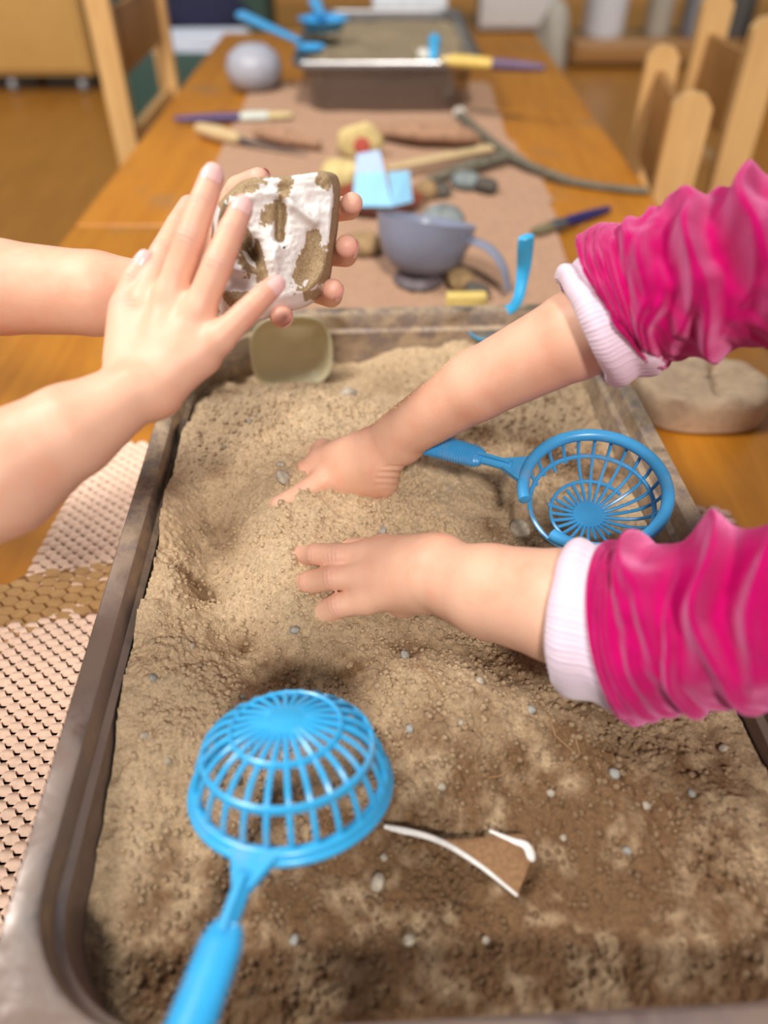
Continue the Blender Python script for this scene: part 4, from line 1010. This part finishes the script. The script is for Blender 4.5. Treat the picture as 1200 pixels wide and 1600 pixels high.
rock('rock', 690, 300, (.016, .016, .013), ROCKD, 'small dark rock between the brown rock and the grey-green rock', 'rock', 24)
rock('rock', 667, 300, (.018, .020, .018), ROCKB, 'brownish rock touching the right side of the folded blue paper', 'rock', 5)
rock('rock', 692, 345, (.031, .024, .021), ROCKG, 'dark round stone with a pale top right behind the grey-blue bowl', 'rock', 6)
rock('rock', 720, 440, (.020, .020, .016), ROCKB, 'brown stone under the handle of the grey-blue bowl', 'rock', 7)
rock('rock', 745, 458, (.016, .014, .013), ROCKD, 'dark stone beside the far tray rim, right of the bowl', 'rock', 8)
rock('rock', 565, 385, (.028, .024, .018), ROCKB, 'brown crumbly stone between the held plaster and the grey-blue bowl', 'rock', 9)
rock('limestone_chunk', 540, 272, (.045, .034, .024), ROCKY, 'pale yellow crumbly chunk left of the folded blue paper', 'rock', 10, rough=.4)
def fossil():
    o = rock('painted_fossil', 562, 228, (.042, .016, .036), ROCKY, 'upright yellow stone with a painted red mark in its hollow', 'stone', 11, rough=.18)
    p = at(562, 236, TABLE + .03); MB().lathe([(.0001, .003), (.013, .002), (.017, -.004)], 20).build('red_mark', plain('red_paint', (.50, .09, .06), .5), o).matrix_local = Matrix.Translation((.004, -.0150, .002)) @ Matrix.Rotation(math.radians(80), 4, 'X')
fossil()
# red-brown dish with a folded blue paper in it
p = at(600, 335, TABLE + .01); o = MB().lathe([(.0001, .003), (.055, .003), (.070, .012), (.073, .0125), (.058, 0), (.0001, 0)], 40).build('clay_dish', plain('red_brown_clay', (.27, .06, .025), .5)); o.location = (p[0] - .01, p[1] + .055, TABLE + ZP + .001); tag(o, 'shallow red-brown dish under the folded blue paper', 'dish')
DC = (p[0] - .005, p[1] + .052)
def bluepaper():
    e = empty('folded_paper', (DC[0], DC[1], TABLE + ZP + .006)); tag(e, 'light blue folded paper standing in the red-brown dish', 'paper')
    BP = plain('light_blue_paper', (.30, .62, .88), .55, .05, 40); BP2 = plain('pale_blue_paper', (.42, .55, .78), .55, .05, 40)
    def quad(pts, nm, mt):
        m = MB(); q = [Vector(a) for a in pts]; nn = (q[1] - q[0]).cross(q[2] - q[0]).normalized() * .0012
        m.add([tuple(a) for a in q] + [tuple(a - nn) for a in q], [(0, 1, 2, 3), (7, 6, 5, 4), (0, 4, 5, 1), (1, 5, 6, 2), (2, 6, 7, 3), (3, 7, 4, 0)]); m.build(nm, mt, e, False)
    quad([(-.045, -.040, .006), (.018, -.042, .006), (.006, .0, .045), (-.040, .004, .040)], 'front_fold', BP)
    quad([(.018, -.042, .006), (.050, -.020, .006), (.045, .008, .044), (.012, -.005, .046)], 'side_fold', BP)
    quad([(-.040, .004, .040), (.006, .0, .045), (-.002, .03, .068), (-.038, .03, .062)], 'back_fold', BP2)
bluepaper()
def stick(name, pts, rad, mat, label, cat='stick', z=None, n=30, **kw):
    P = spline([at(a, b, c) for a, b, c in pts], n); R = np.interp(np.linspace(0, 1, n), np.linspace(0, 1, len(rad)), rad)
    R = R * (1 + .12 * noise2(np.arange(n) * .9, np.zeros(n), 5)); o = MB().tube(P, list(R), 12, **kw).build(name, mat); tag(o, label, cat); return o
T_ = TABLE + ZP
o = stick('wooden_stick', [(606,262,T_+.020),(690,246,T_+.022),(765,232,T_+.012)], [.008,.0115,.0125], STICKM, 'pale flat wooden stick lying behind the folded blue paper', flat=.55, up=(0, 0, 1))
stick('twig', [(716,178,T_+.006),(760,215,T_+.009),(800,245,T_+.012),(850,268,T_+.010),(900,285,TABLE+.008),(960,294,TABLE+.008),(1012,299,TABLE+.007)], [.009,.0085,.008,.007,.0065,.006,.0055], BARK, 'long crooked grey twig reaching over the table edge towards the chair', 'twig')
stick('bark_piece', [(665,283,T_+.007),(730,262,T_+.014),(790,246,T_+.012)], [.006,.012,.009], BARK, 'dark grey piece of bark between the pale stick and the rocks', 'bark')
stick('driftwood', [(590,204,T_+.018),(660,208,T_+.024),(725,212,T_+.020),(748,216,T_+.014)], [.012,.024,.022,.010], DRIFT, 'pinkish-brown driftwood lying in front of the far tray', 'driftwood', flat=.7)
stick('driftwood', [(400,206,T_+.014),(440,214,T_+.016),(500,226,T_+.012)], [.010,.016,.008], DRIFT, 'reddish driftwood splinter between the wooden-handled tool and the yellow stone', 'driftwood')
def brush(name, a, b, label, hcol, fcol, bcol, hr=.008, split=(.55, .8), z0=.008):
    A = at(a[0], a[1], a[2] if len(a) > 2 else T_ + z0); B = at(b[0], b[1], b[2] if len(b) > 2 else T_ + z0)
    e = empty(name, tuple(A)); tag(e, label, 'brush'); L = np.linalg.norm(B - A); d = unit(B - A); M = frame_to(d, (0, 0, 1)).to_3x3()
    def piece(s0, s1, r0, r1, nm, mt, fl=1):
        P = [d * L * s for s in np.linspace(s0, s1, 10)]; R = [r0 + (r1 - r0) * s + .0015 * math.sin(s * math.pi) for s in np.linspace(0, 1, 10)]; MB().tube(P, R, 12, flat=fl, up=(0, 0, 1)).build(nm, mt, e)
    piece(0, split[0], hr * .6, hr, 'handle', hcol); piece(split[0], split[1], hr * 1.15, hr * 1.3, 'ferrule', fcol, .8); piece(split[1], 1, hr * 1.2, hr * 1.0, 'bristles', bcol, .6)
PURP = plain('purple_lacquer', (.07, .04, .16), .35); FER = plain('pale_ferrule', (.66, .70, .62), .35); BRI = plain('straw_bristles', (.70, .55, .28), .9, .3, 200); NAVY = plain('navy_lacquer', (.02, .02, .13), .35)
FERD = plain('dark_metal_band', (.16, .16, .18), .35, metal=.6)
brush('paint_brush', (273,186), (455,180), 'paint brush with purple handle and white ferrule lying at the left table edge', PURP, FER, BRI, .0085, (.56, .80))
brush('paint_brush', (952,326,TABLE+.008), (835,362,T_+.008), 'navy-handled paint brush lying right of the paper runner', NAVY, FERD, plain('olive_bristles', (.18, .15, .08), .9), .0075, (.62, .78))
brush('paint_brush', (850,106,RIMZ+.01), (690,94,RIMZ+.012), 'paint brush with yellow ferrule lying across the far tray rim', plain('dull_purple', (.16, .10, .17), .4), plain('yellow_band', (.80, .55, .14), .4), BRI, .011, (.50, .92))
def tool():
    A = at(310, 200, T_ + .012); B = at(375, 218, T_ + .012); Cc = at(420, 228, T_ + .010); D = at(478, 240, T_ + .006)
    e = empty('carving_tool', tuple(A)); tag(e, 'carving tool with round wooden handle and grey blade left of the yellow stone', 'tool')
    MB().tube([x - A for x in spline([A, B], 12)], [.010 + .004 * math.sin(i / 11 * math.pi) for i in range(12)], 14).build('handle', STICKM, e)
    MB().tube([x - A for x in spline([B, Cc, D], 12)], [.008 - .0005 * i for i in range(12)], 10, flat=.4, up=(0, 0, 1)).build('blade', FERD, e)
tool()
# grey ball-shaped cup beside the far tray
o = MB().lathe([(.0001, .112), (.03, .108), (.055, .088), (.064, .060), (.060, .030), (.045, .008), (.030, 0), (.0001, 0)], 40).build('grey_bowl', plain('grey_lilac_plastic', (.42, .42, .48), .4)); p = at(398, 148, TABLE); o.location = (p[0], p[1] + .03, TABLE + .002)
o.scale = (1.0, 1.0, .85); tag(o, 'round grey-lilac plastic bowl upside down at the left of the far tray', 'bowl')
# yellow eraser-like block behind the front rim
p = at(730, 463, TABLE + .05); o = MB().box(-.024, .024, -.008, .008, 0, .045, .003).build('wood_block', plain('yellow_wood', (.70, .52, .16), .6)); o.location = (p[0], p[1] + .006, TABLE + .006); tag(o, 'yellow wooden block standing just behind the far rim of the front tray', 'block')
# clay block with carved relief on the right
def claycake():
    p = at(1095, 612, TABLE + .02); e = empty('plaster_cake', (p[0], p[1], TABLE + .001)); tag(e, 'round-cornered beige plaster cake with a cracked relief, right of the tray below the sleeve', 'plaster cast')
    CL = plain('beige_plaster', (.56, .40, .26), .85, .15, 120)
    n = 64; V = []; L = []
    for (k, z) in [(.02, .036), (.2, .036), (.4, .035), (.6, .036), (.75, .037), (.88, .037), (.96, .034), (1, .028), (1.02, .014), (1.0, .002), (.9, 0), (.02, 0)]:
        for i in range(n):
            a = 2 * math.pi * i / n; f = (abs(math.cos(a)) ** 2.6 + abs(math.sin(a)) ** 2.6) ** (-1 / 2.6)
            x = .066 * f * k * math.cos(a); y = .050 * f * k * math.sin(a)
            zz = z
            if z > .03: zz += -.010 * math.exp(-((x - .012 - y * .2) / .004) ** 2) * (abs(y) < .035) - .007 * math.exp(-((x - .035) / .012) ** 2 - ((y - .008) / .006) ** 2) + .0025 * math.sin(x * 120) * math.cos(y * 150)
            V.append((x, y, zz))
    m = 12; Fs = [(i * n + k, i * n + (k + 1) % n, (i + 1) * n + (k + 1) % n, (i + 1) * n + k) for i in range(m - 1) for k in range(n)]
    MB().add(V, Fs).build('cake_body', CL, e)
claycake()
# ------------------------------------------------------------------ far tray contents
n1, n2 = 80, 120; X2, Y2 = np.meshgrid(np.linspace(-.176, .176, n1), np.linspace(-.288, .288, n2))
sv = (hxs, hys); 
H2 = -.030 + .012 * noise2(X2 * 12, Y2 * 12, 90) + .004 * noise2(X2 * 60, Y2 * 60, 91) + .0015 * noise2(X2 * 250, Y2 * 250, 92)
X2, Y2 = rr_clip(X2, Y2); idx = np.arange(n1 * n2).reshape(n2, n1)
o = link('sand', mesh_np('sand', np.stack([X2, Y2, H2], -1).reshape(-1, 3), np.stack([idx[:-1, :-1], idx[:-1, 1:], idx[1:, 1:], idx[1:, :-1]], -1).reshape(-1, 4)), SANDFAR); o.location = (TR2C[0], TR2C[1], RIMZ); o.rotation_euler = (0, 0, math.radians(.5)); tag(o, 'greyish sand filling the far steel tray', 'sand', kind='stuff')
def far_scoop(name, a, b, label, r=.03, hr=.009):
    A = at(*a); B = at(*b); e = empty(name, tuple(A)); tag(e, label, 'scoop'); d = B - A
    P = [d * s for s in np.linspace(.15, 1, 12)]; MB().tube(P, [hr * (.7 + .6 * s) for s in np.linspace(0, 1, 12)], 12, flat=.6, up=(0, 0, 1)).build('handle', BLUE2, e)
    MB().lathe([(.0001, -r * .5), (r * .7, -r * .35), (r, 0), (r * 1.06, 0), (r * .75, -r * .42), (.0001, -r * .58)], 24).build('bowl', BLUE2, e)
far_scoop('blue_scoop', (485, 72, RIMZ + .012), (378, 24, RIMZ + .03), 'long blue scoop lying over the left corner of the far tray', .030, .013)
far_scoop('blue_scoop', (505, 28, RIMZ + .03), (492, 2, RIMZ + .05), 'wide blue scoop in the far left corner of the far tray', .055, .012)
o = stick('blue_spoon', [(679, 62, RIMZ + .02), (676, 90, RIMZ + .005), (672, 100, RIMZ - .02)], [.013, .010, .006], BLUE, 'short blue handle sticking out of the far tray at its front right', 'spoon')
rock('white_pebble', 663, 88, (.014, .013, .013), plain('white_stone', (.7, .68, .6), .7), 'small white stone on the front rim of the far tray', 'pebble', 13, z=RIMZ)
# white tub inside the far end of the tray
p = at(640, 12, RIMZ - .01); o = MB().box(-.10, .10, -.05, .05, -.02, .07, .015).build('white_tub', plain('white_plastic', (.72, .76, .80), .4)); o.location = (p[0], p[1], RIMZ - .01); tag(o, 'white plastic tub at the far end of the far tray', 'tub')
rock('white_pebble', 718, 178, (.015, .013, .012), plain('chalk', (.6, .52, .45), .8), 'whitish pebble at the thick end of the long twig', 'pebble', 14)

# ------------------------------------------------------------------ chairs and furniture behind
def chair(x, y, rz, label, top=.70, w2=.17, thick=.024, panel=(.50, .66), group=None):
    """back plane along local y at x=0, seat towards -x"""
    t = empty('child_chair', (x, y, 0), rz); tag(t, label, 'chair', group)
    for s in (-1, 1):
        m = MB(); pts = [(-thick, 0), (thick, 0), (thick, top - .02), (thick * .6, top - .004), (0, top), (-thick * .6, top - .004), (-thick, top - .02)]
        m.prism(pts, s * w2 - .013, s * w2 + .013); m.build('back_post', CHAIRM, t, False)
        MB().box(-.32, -.28, s * w2 - .013, s * w2 + .013, 0, .31, .004).build('front_leg', CHAIRM, t)
        MB().box(-.28, -thick, s * w2 - .009, s * w2 + .009, .26, .30, .003).build('side_rail', CHAIRM, t)
    MB().box(-.34, .0, -w2, w2, .31, .325, .004).build('seat', CHAIRM, t)
    MB().box(-.008, .008, -w2 + .01, w2 - .01, panel[0], panel[1], .003).build('backrest', CHAIRD, t)
    MB().box(-.010, .012, -w2 + .01, w2 - .01, .42, .45, .003).build('stretcher', CHAIRM, t)
    return t
chair(-.62, 2.23, math.pi, 'wooden chair with tall posts at the left side of the far table', top=.86, w2=.25, thick=.026, panel=(.565, .70))
chair(.508, 1.50, math.radians(-8), 'wooden child chair pushed against the right table edge, white marks on its post', top=.70, w2=.175, thick=.030)
chair(.745, 1.885, math.radians(2), 'wooden child chair at far right, standing back from the table edge', top=.735, w2=.14, thick=.034)
# white paint marks on the near post of the first right-hand chair
cabm = wood('orange_birch', (.60, .33, .09), (.70, .42, .14), .8, .4)
def cabinet(name, x0, x1, y0, y1, z0, z1, mat, label, cat='cabinet', casters=False):
    e = empty(name, ((x0 + x1) / 2, (y0 + y1) / 2, 0)); tag(e, label, cat); hx, hy = (x1 - x0) / 2, (y1 - y0) / 2
    MB().box(-hx, hx, -hy, hy, z0, z1, .006).build('carcass', mat, e)
    MB().box(-hx + .02, hx - .02, -hy - .012, -hy - .001, z0 + .02, z1 - .02, .004).build('front_panel', mat, e)
    if casters:
        CM = plain('grey_caster', (.32, .33, .36), .4)
        for sx in (-.82, .0, .82) :
            for sy in (-.8, .8):
                MB().lathe([(.0001, -.016), (.028, -.016), (.035, -.008), (.035, .008), (.028, .016), (.0001, .016)], 24, Matrix.Translation((sx * hx, sy * hy, .036)) @ Matrix.Rotation(math.pi / 2, 4, 'Y')).build('caster', CM, e)
    return e
cabinet('rolling_cabinet', -2.3, -1.44, 4.3, 4.75, .085, .80, cabm, 'light wooden rolling cabinet on grey casters behind the left chair', casters=True)
GREEN = plain('dark_green_paint', (.035, .075, .06), .7)
cabinet('green_cabinet', -1.60, -.62, 4.80, 5.2, 0, .9, GREEN, 'dark green cabinet against the back, seen between the left chair posts')
cabinet('dark_green_bench', -1.0, -.50, 3.35, 3.75, 0, .36, GREEN, 'low dark green bench behind the far table carrying white paper', 'bench')
PADW = ['bottom', 'second from the bottom', 'middle', 'second from the top', 'topmost']
for i in range(5):
    o = MB().box(-.21, .21, -.12, .12, 0, .008, .002).build('paper_sheet_stack', plain('white_paper', (.72, .76, .88), .7, .03), None, False); o.location = (-.76 + .01 * (i % 2), 3.50, .3605 + i * .0085); o.rotation_euler = (0, 0, .04 * (i % 3)); tag(o, 'white paper pad on the dark green bench, ' + PADW[i] + ' of the pile', 'paper', 'white paper pads piled on the green bench')
rock('dark_bag', 345, 14, (.19, .09, .10), plain('navy_cloth', (.012, .012, .04), .9), 'navy cloth bag behind the white paper on the green cabinet', 'bag', 15, z=.36, rough=.12).location = (-.75, 3.71, .43)
cabinet('low_shelf', 1.04, 2.5, 4.85, 5.2, .02, .135, wood('dark_shelf_wood', (.26, .12, .035), (.38, .19, .06), .8), 'low brown wooden shelf at the back right holding tubs', 'shelf')
for (x, w_, c, nm, lb, hh) in [(1.22, .115, (.66, .68, .74), 'white_tub', 'whitish plastic tub on the low shelf, left one', .34), (1.52, .07, (.40, .36, .30), 'beige_jar', 'beige jar between the white and the grey tub on the low shelf', .30), (1.74, .09, (.25, .26, .30), 'grey_tub', 'blue-grey tub on the low shelf', .36), (1.95, .09, (.10, .10, .10), 'dark_tub', 'dark tub at the right on the low shelf', .34)]:
    o = MB().lathe([(.0001, 0), (w_ * .9, 0), (w_, .02), (w_ * 1.05, hh), (w_ * 1.08, hh + .01), (w_ * .98, hh + .01), (w_ * .93, .02), (.0001, .015)], 32).build(nm, plain(nm + '_plastic', c, .4)); o.location = (x, 5.0, .136); tag(o, lb, 'tub')
cabinet('orange_box', 2.02, 2.5, 4.25, 4.65, .03, .60, wood('orange_wood', (.50, .19, .04), (.62, .26, .06), .8), 'orange wooden box at the far right edge behind the chairs', 'box')
cabinet('white_crate', .62, 1.12, 5.85, 6.15, .02, .42, plain('dusty_white_paint', (.60, .57, .56), .6), 'dusty white crate behind the far table end', 'crate')
rock('grey_cloth', 880, 40, (.09, .09, .22), plain('grey_cloth', (.38, .35, .30), .9), 'greyish cloth heap left of the low shelf with tubs', 'cloth', 16, z=0).location = (.90, 4.75, .135)
cabinet('wooden_stool', -.42, -.18, 3.0, 3.22, .0, .46, cabm, 'small wooden stool block behind the far table', 'stool')
